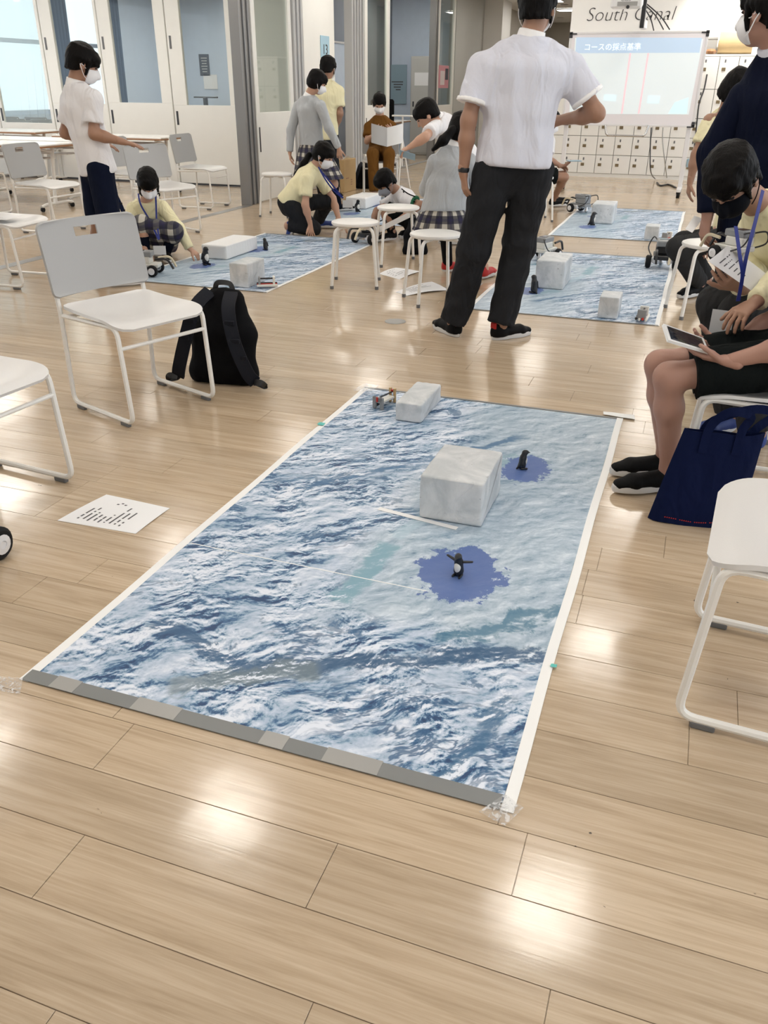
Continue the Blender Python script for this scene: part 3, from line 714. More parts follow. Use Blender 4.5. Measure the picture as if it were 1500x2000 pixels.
for i, (px, py) in enumerate(((1095, 34), (1117, 43), (968, 8), (1102, 8))):
    q = G(px, py, CEIL)
    t = thing('downlight', 'round recessed downlight in the corridor ceiling', 'light', (q[0], q[1], CEIL-0.012), 0, 'corridor downlights')
    obj('ring', MB().lathe([(0.085, 0), (0.085, 0.012), (0.10, 0.012), (0.10, 0.0)], 16), 'board_frame', t)
    obj('lens', MB().lathe([(0.083, 0.004), (0.083, 0.011)], 16), 'spot_glow', t)
for i, (x, y) in enumerate(((0.1, 14.5), (1.3, 14.5))):
    t = thing('wall_washer', 'small spotlight aimed at the lettered wall above the lockers', 'light', (x, y, CEIL-0.02), 0, 'spotlights for the lettered wall')
    obj('housing', MB().lathe([(0.06, 0.0), (0.06, 0.02)], 14), 'board_frame', t)
    L = bpy.data.lights.new('spot', 'SPOT'); L.energy = 130; L.spot_size = 1.5; L.spot_blend = 0.8; L.shadow_soft_size = 0.06; L.color = (1, 0.95, 0.86)
    lo = bpy.data.objects.new('lamp', L); COL.objects.link(lo); lo.parent = t; lo.location = (0, 0, -0.03)
    lo.rotation_euler = Vector((0, 0.85, -0.75)).to_track_quat('-Z', 'Y').to_euler()

# ------------------------------------------------------------------ printed ice mats
MW, ML = 1.24, 2.40
def make_mat(label, cx, cy, rot):
    t = thing('course_mat', label, 'mat', (cx, cy, 0), rot, 'printed ice course mats')
    n = 12
    pr = MB(); fn = lambda u, v: ((u-0.5)*(MW-0.05), (v-0.5)*(ML-0.04), 0.0026)
    pr.sheet(10, 16, fn, 0.0016); obj('ice_picture', pr, 'ice_print', t)
    for s in (-1, 1):
        b = MB(); random.seed(s+3)
        def edge(u, v, s=s): return (s*(MW/2-0.0125)+(u-0.5)*0.027+0.002*math.sin(v*17+s), (v-0.5)*ML, 0.0028)
        b.sheet(1, 24, edge, 0.0018); obj('white_border', b, 'mat_border', t)
    for s in (-1, 1):
        b = MB(); wdt = 0.042 if s < 0 else 0.016
        b.box((-0.012, s*(ML/2-wdt/2), 0.0036), (MW-0.03, wdt, 0.0022), 0, 0.0006); obj('tape_edge', b, 'mat_tape', t, )
    obj('sheet_joint', MB().box((-0.19, -0.46, 0.0036), (0.80, 0.0035, 0.0008), -0.012), 'mat_border', t)
    return t
mat_a = make_mat('crumpled ice-print mat with grey tape edge carrying the big wrapped box', -0.776, 2.433, 0)
lab_m = ['ice-print mat beside the crouching girl with the long white box on it', 'ice-print mat under the legs of the man in the lilac shirt',
         'ice-print mat closest to the rolling whiteboard', 'ice-print mat behind the kneeling girl in the yellow shirt']
for l, (x, y) in zip(lab_m, ((-3.41, 6.52), (-0.72, 6.57), (-0.735, 9.85), (-3.43, 9.85))): dup(mat_a, (x, y, 0), math.pi, l)
# pieces of tape holding the near mat
def tape_at(label, poly, mat='clear_tape', name='tape_piece', z=0.0068):
    m = MB(); a = [np.array(q) for q in poly]
    def fn(u, v):
        p_ = (1-u)*(1-v)*a[0]+u*(1-v)*a[1]+u*v*a[2]+(1-u)*v*a[3]; return (p_[0], p_[1], z+0.0006*math.sin(9*u+5*v))
    pt = [[fn(i/8, q/8) for q in range(9)] for i in range(9)]
    m.add([q for r_ in pt for q in r_], [(i*9+q, i*9+9+q, i*9+10+q, i*9+q+1) for i in range(8) for q in range(8)]); tag(obj(name, m, mat, None, True), label, 'tape')
tape_at('crinkled clear tape over the corner of the big mat where white border meets grey edge', [G(935, 1590), G(985, 1618), G(1023, 1582), G(985, 1555)])
tape_at('loose clear tape holding the grey-edged corner next to the printed page', [G(-8, 1352), G(40, 1360), G(46, 1328), G(0, 1325)])
tape_at('short clear tape at the mat corner by the small grey toy gripper', [G(690, 765), G(722, 768), G(742, 755), G(712, 750)])
tape_at('cream tape strip on the mat corner closest to the dark tote bag', [G(1178, 812), G(1240, 822), G(1238, 813), G(1178, 806)], 'mat_border')
tape_at('tiny teal tape tab on the white border facing the empty stacking chair', [G(1074, 1306), G(1086, 1308), G(1088, 1302), G(1076, 1300)], 'teal_tape')
tape_at('tiny teal tape tab on the mat border facing the black backpack', [G(619, 832), G(631, 834), G(636, 829), G(624, 827)], 'teal_tape')
pl = ['pale tape patch on the grey mat edge closest to the loose clear tape', 'wide pale tape patch on the grey mat edge next to the short one', 'shortest pale tape patch on the grey mat edge', 'widest pale tape patch on the grey mat edge towards the crinkled clear tape']
for i, (u0, wd) in enumerate(((-0.50, 0.07), (-0.24, 0.12), (0.07, 0.06), (0.26, 0.13))):
    m = MB().box((-0.776+u0, 1.255, 0.0053), (wd, 0.044, 0.0006)); tag(obj('tape_patch', m, 'outlet_grey'), pl[i], 'tape', 'patches on the grey mat edge')
# white paper strip under the big wrapped box
tag(obj('paper_strip', MB().box((-0.73, 2.395, 0.0046), (0.30, 0.022, 0.0006), -0.16), 'paper'), 'narrow white paper strip sticking out under the big wrapped box', 'paper')

# ------------------------------------------------------------------ wrapped boxes
def wrapped(label, x0, x1, y0, y1, h, mat='wrap_white', rz=0.0, flap=True, z0=0.0045):
    cx, cy = (x0+x1)/2, (y0+y1)/2; t = thing('wrapped_box', label, 'box', (cx, cy, z0), rz)
    sx, sy = x1-x0, y1-y0; b = SDF(max(0.0065, sx/26), 0.0); A = np.eye(3); random.seed(int(sx*999))
    def fn(X, Y, Z):
        q = [np.abs(X)-sx/2+0.006, np.abs(Y)-sy/2+0.006, np.abs(Z-h/2)-h/2+0.006]
        o = np.sqrt(sum(np.maximum(k, 0)**2 for k in q)); return o+np.minimum(np.maximum(np.maximum(q[0], q[1]), q[2]), 0)-0.006
    b._add(fn, (-sx/2, -sy/2, 0), (sx/2, sy/2, h)); b.wrinkle(0.0012, 45, int(sx*1000), (1, 1, 1))
    b.plane((0, 0, 0.0), (0, 0, -1))
    meshed('wrapping', [b], (0, 0, 0), mat, t)
    if flap:
        f = MB(); f.add([(-sx*0.30, -sy/2-0.0012, h*0.97), (sx*0.36, -sy/2-0.0012, h*0.97), (sx*0.02, -sy/2-0.0022, h*0.45)], [(0, 2, 1)])
        f.add([(sx/2+0.0012, -sy*0.42, h*0.05), (sx/2+0.0012, sy*0.40, h*0.93), (sx/2+0.0022, sy*0.30, h*0.40)], [(0, 2, 1)])
        obj('fold', f, mat, t)
    return t
wrapped('big crinkled white wrapped box between the two penguins on the taped mat', -0.727, -0.508, 2.400, 2.695, 0.162)
wrapped('small white wrapped box beside the grey toy gripper', -1.105, -0.985, 3.25, 3.56, 0.085)
wrapped('long flat white box next to the penguin being placed', -3.90, -3.66, 6.30, 6.86, 0.115, 'foam_white', 0, False)
wrapped('white cube box next to the red and white toy blocks by the mat edge', -3.125, -2.975, 5.40, 5.67, 0.17)
wrapped('white wrapped cube behind the trousers of the standing man', -1.03, -0.82, 6.17, 6.55, 0.20)
wrapped('small white cube box beside the striped toy bars', -0.487, -0.36, 5.435, 5.64, 0.135)
wrapped('white wrapped cube on the mat closest to the whiteboard', -1.06, -0.825, 9.62, 9.98, 0.20)
wrapped('tiny white block box on the mat closest to the whiteboard', -0.43, -0.30, 8.70, 8.90, 0.13, 'wrap_white', 0, False)
wrapped('long pale box on the mat behind the kneeling girl', -3.98, -3.72, 9.75, 10.3, 0.13, 'foam_white', 0, False)

# ------------------------------------------------------------------ toy penguins
def penguin(label, x, y, rz, hgt=0.075, wings=0.4, yellow=False, up=1.0):
    t = thing('toy_penguin', label, 'toy penguin', (x, y, 0.0045), rz, 'toy penguins on the mats')
    k = hgt/0.075; h = 0.0022*k; lean = np.array([0.006*(1-up)*6, 0, 0])
    b = SDF(h, 0.008*k); b.cap((0, 0, 0.016*k), (0.002*k, 0, 0.044*k), 0.0145*k, 0.0115*k); b.cap((0.002*k, 0, 0.044*k), (0.006*k, 0, 0.060*k), 0.010*k, 0.0085*k)
    b.ell((0.008*k, 0, 0.064*k), np.eye(3), (0.0105*k, 0.0085*k, 0.0085*k)); b.cap((0.016*k, 0, 0.064*k), (0.027*k, 0, 0.061*k), 0.0032*k, 0.0014*k); b.cap((-0.010*k, 0, 0.010*k), (-0.020*k, 0, 0.002*k), 0.005*k, 0.003*k)
    meshed('body', [b], (0, 0, 0), 'penguin_black', t)
    f = SDF(h, 0.004*k); f.ell((0.0055*k, 0, 0.031*k), np.eye(3), (0.0125*k, 0.0105*k, 0.021*k)); meshed('belly', [f], (0, 0, 0), 'penguin_white', t)
    if yellow:
        f = SDF(h, 0.004*k); f.ell((0.004*k, 0, 0.055*k), np.eye(3), (0.0100*k, 0.0092*k, 0.005*k)); meshed('neck_patch', [f], (0, 0, 0), 'penguin_yellow', t)
    for s in (-1, 1):
        f = SDF(h, 0.003*k); f.flat((0, s*0.012*k, 0.046*k), (-0.004*k, s*(0.014+0.024*wings)*k, (0.046-0.026*(1-wings)+0.006*wings)*k), (1, 0, 0), 0.006*k, 0.004*k, 0.0032*k, 0.0028*k); meshed('wing', [f], (0, 0, 0), 'penguin_black', t)
        f = SDF(h, 0.003*k); f.cap((-0.004*k, s*0.008*k, 0.0035*k), (0.016*k, s*0.010*k, 0.003*k), 0.0045*k, 0.0035*k); meshed('foot', [f], (0, 0, 0), 'penguin_black', t)
penguin('toy penguin with spread wings and white belly in the larger blue pool', -0.50, 2.085, -1.75, 0.082, 1.0)
penguin('black toy penguin seen from its side in the smaller blue pool', -0.475, 2.93, 0.55, 0.080, 0.1)
penguin('toy penguin under the reaching hand of the crouching girl', -3.72, 6.06, -0.4, 0.15, 0.1)
penguin('small toy penguin at the end of the long flat box', -3.58, 6.86, 2.6, 0.105, 0.1)
penguin('toy penguin with yellow neck in front of the cube behind the standing man', -1.00, 6.0, 2.4, 0.13, 0.05, True)
penguin('small dark toy penguin in front of the cube closest to the whiteboard', -1.03, 9.5, 0.3, 0.14, 0.1)
penguin('tiny toy penguin on the mat behind the kneeling girl', -3.74, 9.53, -0.6, 0.14, 0.2)

# ------------------------------------------------------------------ toy gadgets and robots
def gripper(label, x, y, rz):
    t = thing('toy_gripper', label, 'toy', (x, y, 0.0045), rz)
    m = MB()
    for s in (-1, 1): m.box((0, s*0.020, 0.028), (0.012, 0.018, 0.056), 0, 0.002)
    m.box((0, 0, 0.045), (0.012, 0.05, 0.022), 0, 0.002); obj('front_plate', m, 'grey_plastic', t)
    obj('red_clip', MB().box((-0.009, 0, 0.047), (0.006, 0.009, 0.024), 0, 0.001), 'red_plastic', t)
    obj('bed', MB().box((0.055, 0.0, 0.030), (0.10, 0.036, 0.010), 0, 0.001), 'light_plastic', t)
    m = MB().tube([(0.0, 0, 0.052), (0.11, -0.002, 0.052)], 0.004, 6); m.box((0.055, 0.018, 0.014), (0.10, 0.008, 0.016), 0, 0.002); obj('axle', m, 'black_plastic', t)
    m = MB()
    for s in (-1, 1): m.box((0.115, s*0.012, 0.034), (0.012, 0.010, 0.068), 0, 0.001)
    obj('rear_post', m, 'cardboard', t); obj('red_pin', MB().box((0.115, 0, 0.055), (0.014, 0.010, 0.014), 0, 0.001), 'red_plastic', t)
gripper('grey toy gripper with red clip standing at the mat end', -1.225, 3.36, 1.30)
def bars(label, x, y, rz):
    t = thing('toy_bars', label, 'toy', (x, y, 0.0045), rz)
    for i, (yy, c) in enumerate(((-0.03, 'light_plastic'), (-0.01, 'red_plastic'), (0.01, 'light_plastic'), (0.03, 'black_plastic'))):
        obj('beam', MB().box((0, yy, 0.02+0.004*(i % 2)), (0.15, 0.014, 0.016), 0, 0.003), c, t)
    for xx in (-0.055, 0.05):
        obj('upright', MB().box((xx, 0, 0.05), (0.016, 0.055, 0.06), 0, 0.003), 'grey_plastic' if xx < 0 else 'light_plastic', t)
    m = MB().tube([(-0.06, 0, 0.065), (0.06, 0, 0.065)], 0.006, 6); obj('axle', m, 'black_plastic', t)
bars('red and white toy beam frame beside the cube near the mat corner', -2.86, 5.47, 0.5)
bars('striped toy beam frame by the small cube closest to the tablet user', -0.21, 5.47, 1.5)
bars('dark toy beam frame by the tiny block closest to the whiteboard', -0.22, 8.72, 1.2)
def robot(label, x, y, rz, k=1.0, body='light_plastic', arm=True, z=0.0, cable=True):
    t = thing('toy_robot', label, 'robot', (x, y, z), rz)
    m = MB().box((0, 0, 0.055*k), (0.15*k, 0.085*k, 0.022*k), 0, 0.004*k); m.box((-0.02*k, 0, 0.085*k), (0.10*k, 0.07*k, 0.04*k), 0, 0.006*k); obj('chassis', m, body, t)
    b = obj('control_brick', MB().box((-0.015*k, 0, 0.118*k), (0.11*k, 0.068*k, 0.030*k), 0.0, 0.005*k), 'grey_plastic', t)
    obj('display', MB().box((-0.03*k, 0, 0.1335*k), (0.04*k, 0.045*k, 0.002*k)), 'screen_dark', b)
    for s in (-1, 1):
        w_ = obj('tyre', MB().lathe([(0.018*k, -0.013*k), (0.026*k, -0.013*k), (0.032*k, -0.007*k), (0.032*k, 0.007*k), (0.026*k, 0.013*k), (0.018*k, 0.013*k)], 20, (0.045*k, s*0.066*k, 0.032*k), (0, 1, 0)), 'rubber', t, True)
        obj('hub', MB().lathe([(0.019*k, -0.0145*k), (0.008*k, -0.0165*k), (0.008*k, 0.0165*k), (0.019*k, 0.0145*k)], 16, (0.045*k, s*0.066*k, 0.032*k), (0, 1, 0)), 'board_frame', w_, True)
        obj('motor', MB().box((0.03*k, s*0.036*k, 0.040*k), (0.07*k, 0.024*k, 0.030*k), 0, 0.005*k), 'board_frame' if body != 'light_plastic' else 'grey_plastic', t)
    obj('caster_ball', MB().lathe([(0.004*k, 0.0), (0.011*k, 0.004*k), (0.014*k, 0.013*k), (0.011*k, 0.022*k), (0.008*k, 0.05*k)], 12, (-0.06*k, 0, 0)), 'steel', t, True)
    if arm:
        for s in (-1, 1):
            m = MB().tube(fillet([(0.06*k, s*0.03*k, 0.09*k), (0.13*k, s*0.034*k, 0.10*k), (0.16*k, s*0.030*k, 0.04*k)], 0.03*k), 0.007*k, 6); obj('fork_arm', m, 'cream_plastic' if s > 0 else 'black_plastic', t)
    if cable:
        for s in (-1, 1):
            m = MB().tube(smooth_path([(-0.06*k, s*0.03*k, 0.12*k), (-0.11*k, s*0.05*k, 0.13*k), (-0.10*k, s*0.07*k, 0.08*k), (-0.02*k, s*0.05*k, 0.045*k)]), 0.0035*k, 6); obj('cable', m, 'black_plastic', t, True)
    return t
robot('white wheeled toy robot in front of the crouching girl', -3.93, 5.55, 0.3, 1.35, z=0.0045)
robot('dark toy robot with white fork arms held by the boy in the striped shirt', -2.86, 7.55, -1.9, 1.5, 'black_plastic', z=0.0045)
robot('grey toy robot trailing a cable at the mat closest to the whiteboard', -1.29, 10.5, 2.6, 1.5, 'grey_plastic', z=0.0045)
robot('toy robot with looping cables behind the wrapped cube', -1.16, 7.35, 1.2, 1.4, 'light_plastic', z=0.0045)
robot('dark four-square toy robot on the white border by the seated legs', -0.20, 7.35, -1.5, 1.6, 'black_plastic', z=0.0045)
robot('toy robot with a big black tyre beside the chair leg and printed page', -1.985, 1.615, math.pi/2, 1.7, 'grey_plastic', False)

# ------------------------------------------------------------------ stacking chairs
def make_chair(label):
    t = thing('stacking_chair', label, 'chair', (0, 0, 0), 0, 'white framed stacking chairs')
    R = 0.0105
    for s in (-1, 1):
        y = s*0.222
        m = MB().tube(fillet([(-0.275, y*0.985, 0.775), (-0.215, y, 0.44), (-0.225, y, R+0.012), (0.225, y, R+0.012), (0.195, y, 0.43), (-0.205, y*0.98, 0.418)], 0.045), R, 8); obj('side_frame', m, 'white_tube', t, True)
        for x in (-0.17, 0.165):
            obj('glide', MB().box((x, y, 0.009), (0.055, 0.020, 0.018), 0, 0.003), 'glide_grey', t)
    obj('front_rung', MB().tube([(0.203, -0.222, 0.345), (0.203, 0.222, 0.345)], 0.0085, 8), 'white_tube', t, True)
    obj('seat_bar', MB().tube([(-0.19, -0.222, 0.415), (-0.19, 0.222, 0.415)], 0.0085, 8), 'white_tube', t, True)
    def seat(u, v):
        x = -0.215+0.445*u; e = abs(2*v-1)
        w_ = 0.236-0.016*(1-u); dd_ = max(0, 0.07-(1-u)*0.445, 0.04-u*0.445); rr_ = 0.07 if u > 0.5 else 0.04; w_ -= rr_-math.sqrt(max(0, rr_*rr_-dd_*dd_))*0.999
        y = (2*v-1)*w_; z = 0.448-0.036*math.sin(math.pi*min(1, u*1.08))*(1-e**2.2)+0.012*(1-u)**3
        z -= 0.030*max(0, (u-0.72)/0.28)**2
        return (x, y, z)
    obj('seat', MB().sheet(36, 16, seat, 0.012), 'seat_grey', t, True, 50)
    def back(u, v):
        z = 0.497+0.305*u; e = 2*v-1; dd_ = max(0, 0.035-(1-u)*0.305, 0.025-u*0.305); rr_ = 0.035 if u > 0.5 else 0.025; w_ = 0.246-rr_+math.sqrt(max(0, rr_*rr_-dd_*dd_))
        x = -0.203-0.056*u-0.036*(1-e*e)
        return (x, e*w_, z)
    obj('backrest', MB().sheet(40, 26, back, 0.011, lambda i, j: not (30 <= i < 35 and 10 <= j < 16)), 'grey_shell', t, True, 50)
    return t
D2R = math.pi/180
chA = make_chair('empty white stacking chair with the black backpack beneath its front')
chA.location = (-2.262, 3.05, 0); chA.rotation_euler = (0, 0, -19.6*D2R)
dq = G(1378, 800, 0.42)
chairs = [((-2.253, 2.018), -5, 'white stacking chair beside the printed page and the big black robot tyre'),
          ((0.385, 1.845), 176, 'empty white stacking chair next to the dark tote bag'),
          ((dq[0]+0.19, 3.005), 178, 'white stacking chair carrying the student with the tablet'),
          ((-4.70, 4.98), 6, 'white stacking chair with a paper left on its seat'),
          ((-6.05, 7.07), -2, 'white stacking chair with the navy backpack under its seat'),
          ((-4.91, 7.37), -22, 'white stacking chair right behind the crouching girl'),
          ((-5.60, 9.24), 2, 'white stacking chair closest to the dark panel post'),
          ((-5.95, 8.35), -6, 'white stacking chair half hidden between two others behind the crouching girl'),
          (tuple(G(97, 239, 0.79)[:2]), -92, 'white chair pushed to the table under the sheer curtained window'),
          (tuple(G(15, 238, 0.79)[:2]), -88, 'white chair at the end of the row by the sheer curtained window'),
          ((-7.6, 7.75), 85, 'white chair pushed under the front table edge'),
          (tuple((P(743, 298, 12.05)-HD*0.06)[:2]), -70.4, 'white stacking chair carrying the woman in brown')]
for (xy, a, l) in chairs:
    o = dup(chA, (xy[0], xy[1], 0), a*D2R, l)
    if 'with the tablet' in l: o.scale = (0.95, 0.95, 0.95)
for i, (x, y) in enumerate(((-11.35, 12.35), (-10.82, 12.35), (-10.28, 12.4), (-11.6, 13.1), (-11.0, 13.1), (-10.45, 13.15))):
    dup(chA, (x, y, 0), 90*D2R, 'chair in the rows behind the glazed panels below the window', 'chairs behind the glazed panels')

# ------------------------------------------------------------------ round stools
def make_stool(label):
    t = thing('round_stool', label, 'stool', (0, 0, 0), 0, 'white round stools')
    obj('seat', MB().lathe([(0.10, 0.424), (0.160, 0.426), (0.171, 0.432), (0.174, 0.440), (0.171, 0.449), (0.160, 0.4535), (0.06, 0.4545), (0.001, 0.4545)], 36), 'white_plastic', t, True)
    for k in range(4):
        a = math.pi/4+k*math.pi/2; c, s = math.cos(a), math.sin(a)
        m = MB().tube(fillet([(0.05*c, 0.05*s, 0.416), (0.190*c, 0.190*s, 0.416), (0.232*c, 0.232*s, 0.016)], 0.05, 6), 0.0115, 10); lg = obj('leg', m, 'white_tube', t, True)
        obj('foot_cap', MB().lathe([(0.0135, 0.0), (0.0135, 0.022)], 10, (0.232*c, 0.232*s, 0)), 'glide_grey', lg)
    return t
st = make_stool('empty round white stool on the floor beside the mat with the long box')
st.location = (*G(694, 432, 0.45)[:2], 0); st.rotation_euler = (0, 0, 0.30)
for px, py, rz, l in ((778, 403, 0.5, 'empty round white stool in front of the boy with the striped sleeve'), (851, 455, 0.62, 'round white stool carrying the girl in grey sweater and plaid skirt'),
                      (541, 338, 0.1, 'round white stool against the white panel'), (1388, 474, 0.35, 'round white stool under the student whose hands rest on grey knees'), (1050, 345, 0.4, 'round white stool hidden behind the standing man in lilac shirt')):
    q = G(px, py, 0.45); dup(st, (q[0], q[1], 0), rz, l)
dup(st, (0.56, 3.74, 0), 0.2, 'round white stool carrying the boy with the black mask')

# ------------------------------------------------------------------ tables
def make_table(label, w_=1.7, d=0.6):
    t = thing('folding_table', label, 'table', (0, 0, 0), 0, 'white folding tables')
    obj('tabletop', MB().box((0, 0, 0.705), (w_, d, 0.016), 0, 0.003), 'tabletop', t)
    obj('edge_band', MB().box((0, 0, 0.688), (w_+0.004, d+0.004, 0.018), 0, 0.003), 'wood_edge', t)
    for s in (-1, 1):
        x = s*(w_/2-0.16)
        m = MB().tube([(x, 0.06, 0.675), (x, -0.03, 0.07)], 0.022, 8); lg = obj('leg', m, 'white_tube', t, True)
        obj('foot_bar', MB().tube(fillet([(x, -0.27, 0.055), (x, -0.2, 0.072), (x, 0.2, 0.072), (x, 0.27, 0.055)], 0.05), 0.018, 8), 'white_tube', t, True)
        for y in (-0.26, 0.26):
            obj('caster', MB().lathe([(0.01, -0.016), (0.025, -0.014), (0.025, 0.014), (0.01, 0.016)], 12, (x, y, 0.026), (1, 0, 0)), 'rubber', t, True)
        obj('brace', MB().tube([(x, 0.05, 0.62), (x, -0.2, 0.67)], 0.012, 6), 'white_tube', t)
    obj('beam', MB().tube([(-w_/2+0.16, 0.03, 0.62), (w_/2-0.16, 0.03, 0.62)], 0.018, 8), 'white_tube', t, True)
    obj('shelf', MB().box((0, 0.02, 0.55), (w_-0.4, 0.26, 0.012), 0, 0.003), 'white_tube', t)
    return t
tb = make_table('white folding table closest to the chair with the navy backpack'); tb.location = (-7.78, 8.40, 0)
for (x, y, l) in ((-8.0, 9.15, 'white folding table in the second row beside the standing boy'), (-7.42, 10.2, 'white folding table in front of the notice window'),
                  (-9.85, 10.75, 'white folding table under the sheer curtained window'), (-9.75, 9.25, 'white folding table at the open end of the second row'), (-5.98, 16.6, 'folding table inside the dim classroom opening')):
    dup(tb, (x, y, 0), 0 if y < 15 else math.pi/2, l)

# ------------------------------------------------------------------ papers
def paper(label, c4, bulge=0.004, lines=7, z=0.001, name='paper_sheet', mat='paper', logo=False, group=None, cat='paper'):
    c = [np.array(q, float) for q in c4]; base = c[0]*1.0; t = thing(name, label, cat, base, 0, group); c = [q-base for q in c]
    nrm = _n(np.cross(c[1]-c[0], c[3]-c[0])); nrm = nrm if nrm[2] >= 0 else -nrm
    def fn(u, v): return (1-u)*(1-v)*c[0]+u*(1-v)*c[1]+u*v*c[2]+(1-u)*v*c[3]+nrm*(z+bulge*(math.sin(math.pi*u)*0.6+0.4*math.sin(2.3*v+1)*u))
    obj('sheet', MB().sheet(10, 10, fn, 0.0006), mat, t, True)
    if lines:
        m = MB(); random.seed(lines)
        for i in range(lines):
            v0 = 0.16+0.62*i/lines; a = 0.12+0.05*random.random(); b_ = a+0.2+0.45*random.random()
            k = 10; row = [(a+(b_-a)*q/k) for q in range(k+1)]; up, dn = [], []
            for q in row: up.append(fn(q, v0)+nrm*0.0009); dn.append(fn(q, v0+0.022)+nrm*0.0009)
            for q in range(k):
                if random.random() < 0.75: m.add([up[q], up[q+1], dn[q+1], dn[q]], [(0, 1, 2, 3)])
        if logo:
            for q in ((0.74, 0.34), (0.79, 0.38), (0.76, 0.44)): m.add([fn(q[0], q[1])+nrm*0.001, fn(q[0]+0.035, q[1])+nrm*0.001, fn(q[0]+0.035, q[1]+0.035)+nrm*0.001, fn(q[0], q[1]+0.03)+nrm*0.001], [(0, 1, 2, 3)])
        obj('printing', m, 'ink', t)
    return t
paper('printed page lying on the floor beside the mat and the robot tyre', [G(112, 1017), G(208, 967), G(332, 993), G(265, 1043)], 0.004, 9, logo=True)
paper('white handout on the floor under two round stools', [G(740, 535), G(773, 524), G(822, 530), G(780, 546)], 0.012, 5)
paper('curled white handout beneath the stool of the girl in plaid skirt', [G(773, 571), G(843, 552), G(878, 567), G(795, 578)], 0.02, 6)
pe = thing('paper_stack', 'grey printed sheets curling out under the handout by the stool', 'paper', G(884, 562)); obj('sheet', MB().sheet(6, 6, lambda u, v: (0.25*u-0.05, 0.14*v-0.03, 0.004+0.02*u*u), 0.002), 'paper_grey', pe)
paper('blank sheet left on the seat of the white chair', [np.array([-4.78, 4.86, 0.452]), np.array([-4.60, 4.90, 0.455]), np.array([-4.66, 5.12, 0.455]), np.array([-4.84, 5.08, 0.452])], 0.003, 3)

# ------------------------------------------------------------------ bags
def strap_path(mb, pts, w_, th):
    """flat webbing along a path"""
    pts = smooth_path(pts, 6); m = len(pts); vs_ = []
    for i, q in enumerate(pts):
        t = _n(np.array(pts[min(i+1, m-1)])-np.array(pts[max(i-1, 0)])); sd = _n(np.cross(t, (0.25, -0.9, 0.35))); nn = np.cross(t, sd)
        for a, b_ in ((1, 1), (1, -1), (-1, -1), (-1, 1)): vs_.append(np.array(q)+sd*a*w_/2+nn*b_*th/2)
    fs = [(i*4+k, i*4+(k+1) % 4, i*4+4+(k+1) % 4, i*4+4+k) for i in range(m-1) for k in range(4)]+[(0, 1, 2, 3), tuple((m-1)*4+k for k in (3, 2, 1, 0))]
    return mb.add(vs_, fs)
def backpack(label, loc, rz, k=1.0, mat='black_cloth', strapmat='black_strap', h=0.012, straps=True, lean=0.08):
    t = thing('backpack', label, 'backpack', loc, rz)
    b = SDF(h*k, 0.05*k)
    b.flat((0, 0, 0.075*k), (0, lean*0.5*k, 0.24*k), (1, 0, 0), 0.165*k, 0.165*k, 0.085*k, 0.095*k); b.flat((0, lean*0.4*k, 0.24*k), (0, lean*k, 0.40*k), (1, 0, 0), 0.16*k, 0.10*k, 0.09*k, 0.06*k)
    b.cap((-0.12*k, 0, 0.04*k), (0.12*k, 0, 0.04*k), 0.06*k); b.wrinkle(0.003*k, 30/k, 3); b.plane((0, 0, 0.002), (0, 0, -1)); meshed('body', [b], (0, 0, 0), mat, t)
    p_ = SDF(h*k, 0.03*k); p_.flat((0, 0.075*k, 0.09*k), (0, 0.10*k, 0.19*k), (1, 0, 0), 0.125*k, 0.12*k, 0.05*k, 0.05*k); p_.plane((0, 0, 0.003), (0, 0, -1)); meshed('front_pocket', [p_], (0, 0, 0), mat, t)
    if straps:
        for s in (-1, 1):
            m = strap_path(MB(), [(s*0.055*k, lean*0.7*k-0.02*k, 0.435*k), (s*0.085*k, -0.085*k, 0.38*k), (s*0.125*k, -0.135*k, 0.24*k), (s*0.175*k, -0.13*k, 0.10*k), (s*0.20*k, -0.10*k, 0.045*k)], 0.062*k, 0.014*k); o = obj('shoulder_strap', m, strapmat, t, True)
            m = MB()
            for i in range(3): m.box((s*(0.10+0.028*i)*k, (-0.122-0.016*min(i, 1))*k, (0.33-0.08*i)*k), (0.05*k, 0.012*k, 0.022*k), 0, 0.003*k)
            obj('strap_webbing', m, 'black_strap', o)
            m = strap_path(MB(), [(s*0.20*k, -0.10*k, 0.045*k), (s*0.22*k, -0.085*k, 0.03*k), (s*0.25*k, -0.10*k, 0.028*k), (s*0.235*k, -0.12*k, 0.05*k), (s*0.20*k, -0.11*k, 0.045*k)], 0.03*k, 0.006*k); obj('strap_tail', m, 'black_plastic', t, True)
    m = strap_path(MB(), [(-0.045*k, lean*k, 0.438*k), (-0.03*k, lean*k, 0.468*k), (0.03*k, lean*k, 0.468*k), (0.045*k, lean*k, 0.438*k)], 0.024*k, 0.006*k); obj('top_handle', m, 'black_plastic', t, True)
    return t
bq = (G(345, 762)+G(470, 766))/2
backpack('black backpack with padded straps leaning under the empty chair', (bq[0]+0.0, bq[1]+0.16, 0), 0.12, 1.0)
q = (G(770, 500)+G(835, 502))/2
backpack('slumped black bag on the floor between the stools', (q[0], q[1]+0.12, 0), 0.3, 0.62, 'black_cloth', 'black_strap', 0.014, False, 0.30)
q = G(158, 449); backpack('navy backpack standing under the chair by the standing boy', (q[0]+0.06, q[1]+0.36, 0), 1.2, 0.86, 'navy_cloth', 'navy_cloth', 0.014, True)
q = G(703, 371); backpack('black backpack next to the brown cardboard carton', (q[0]+0.0, q[1]+0.20, 0), 0.2, 0.78, 'black_cloth', 'black_strap', 0.016)
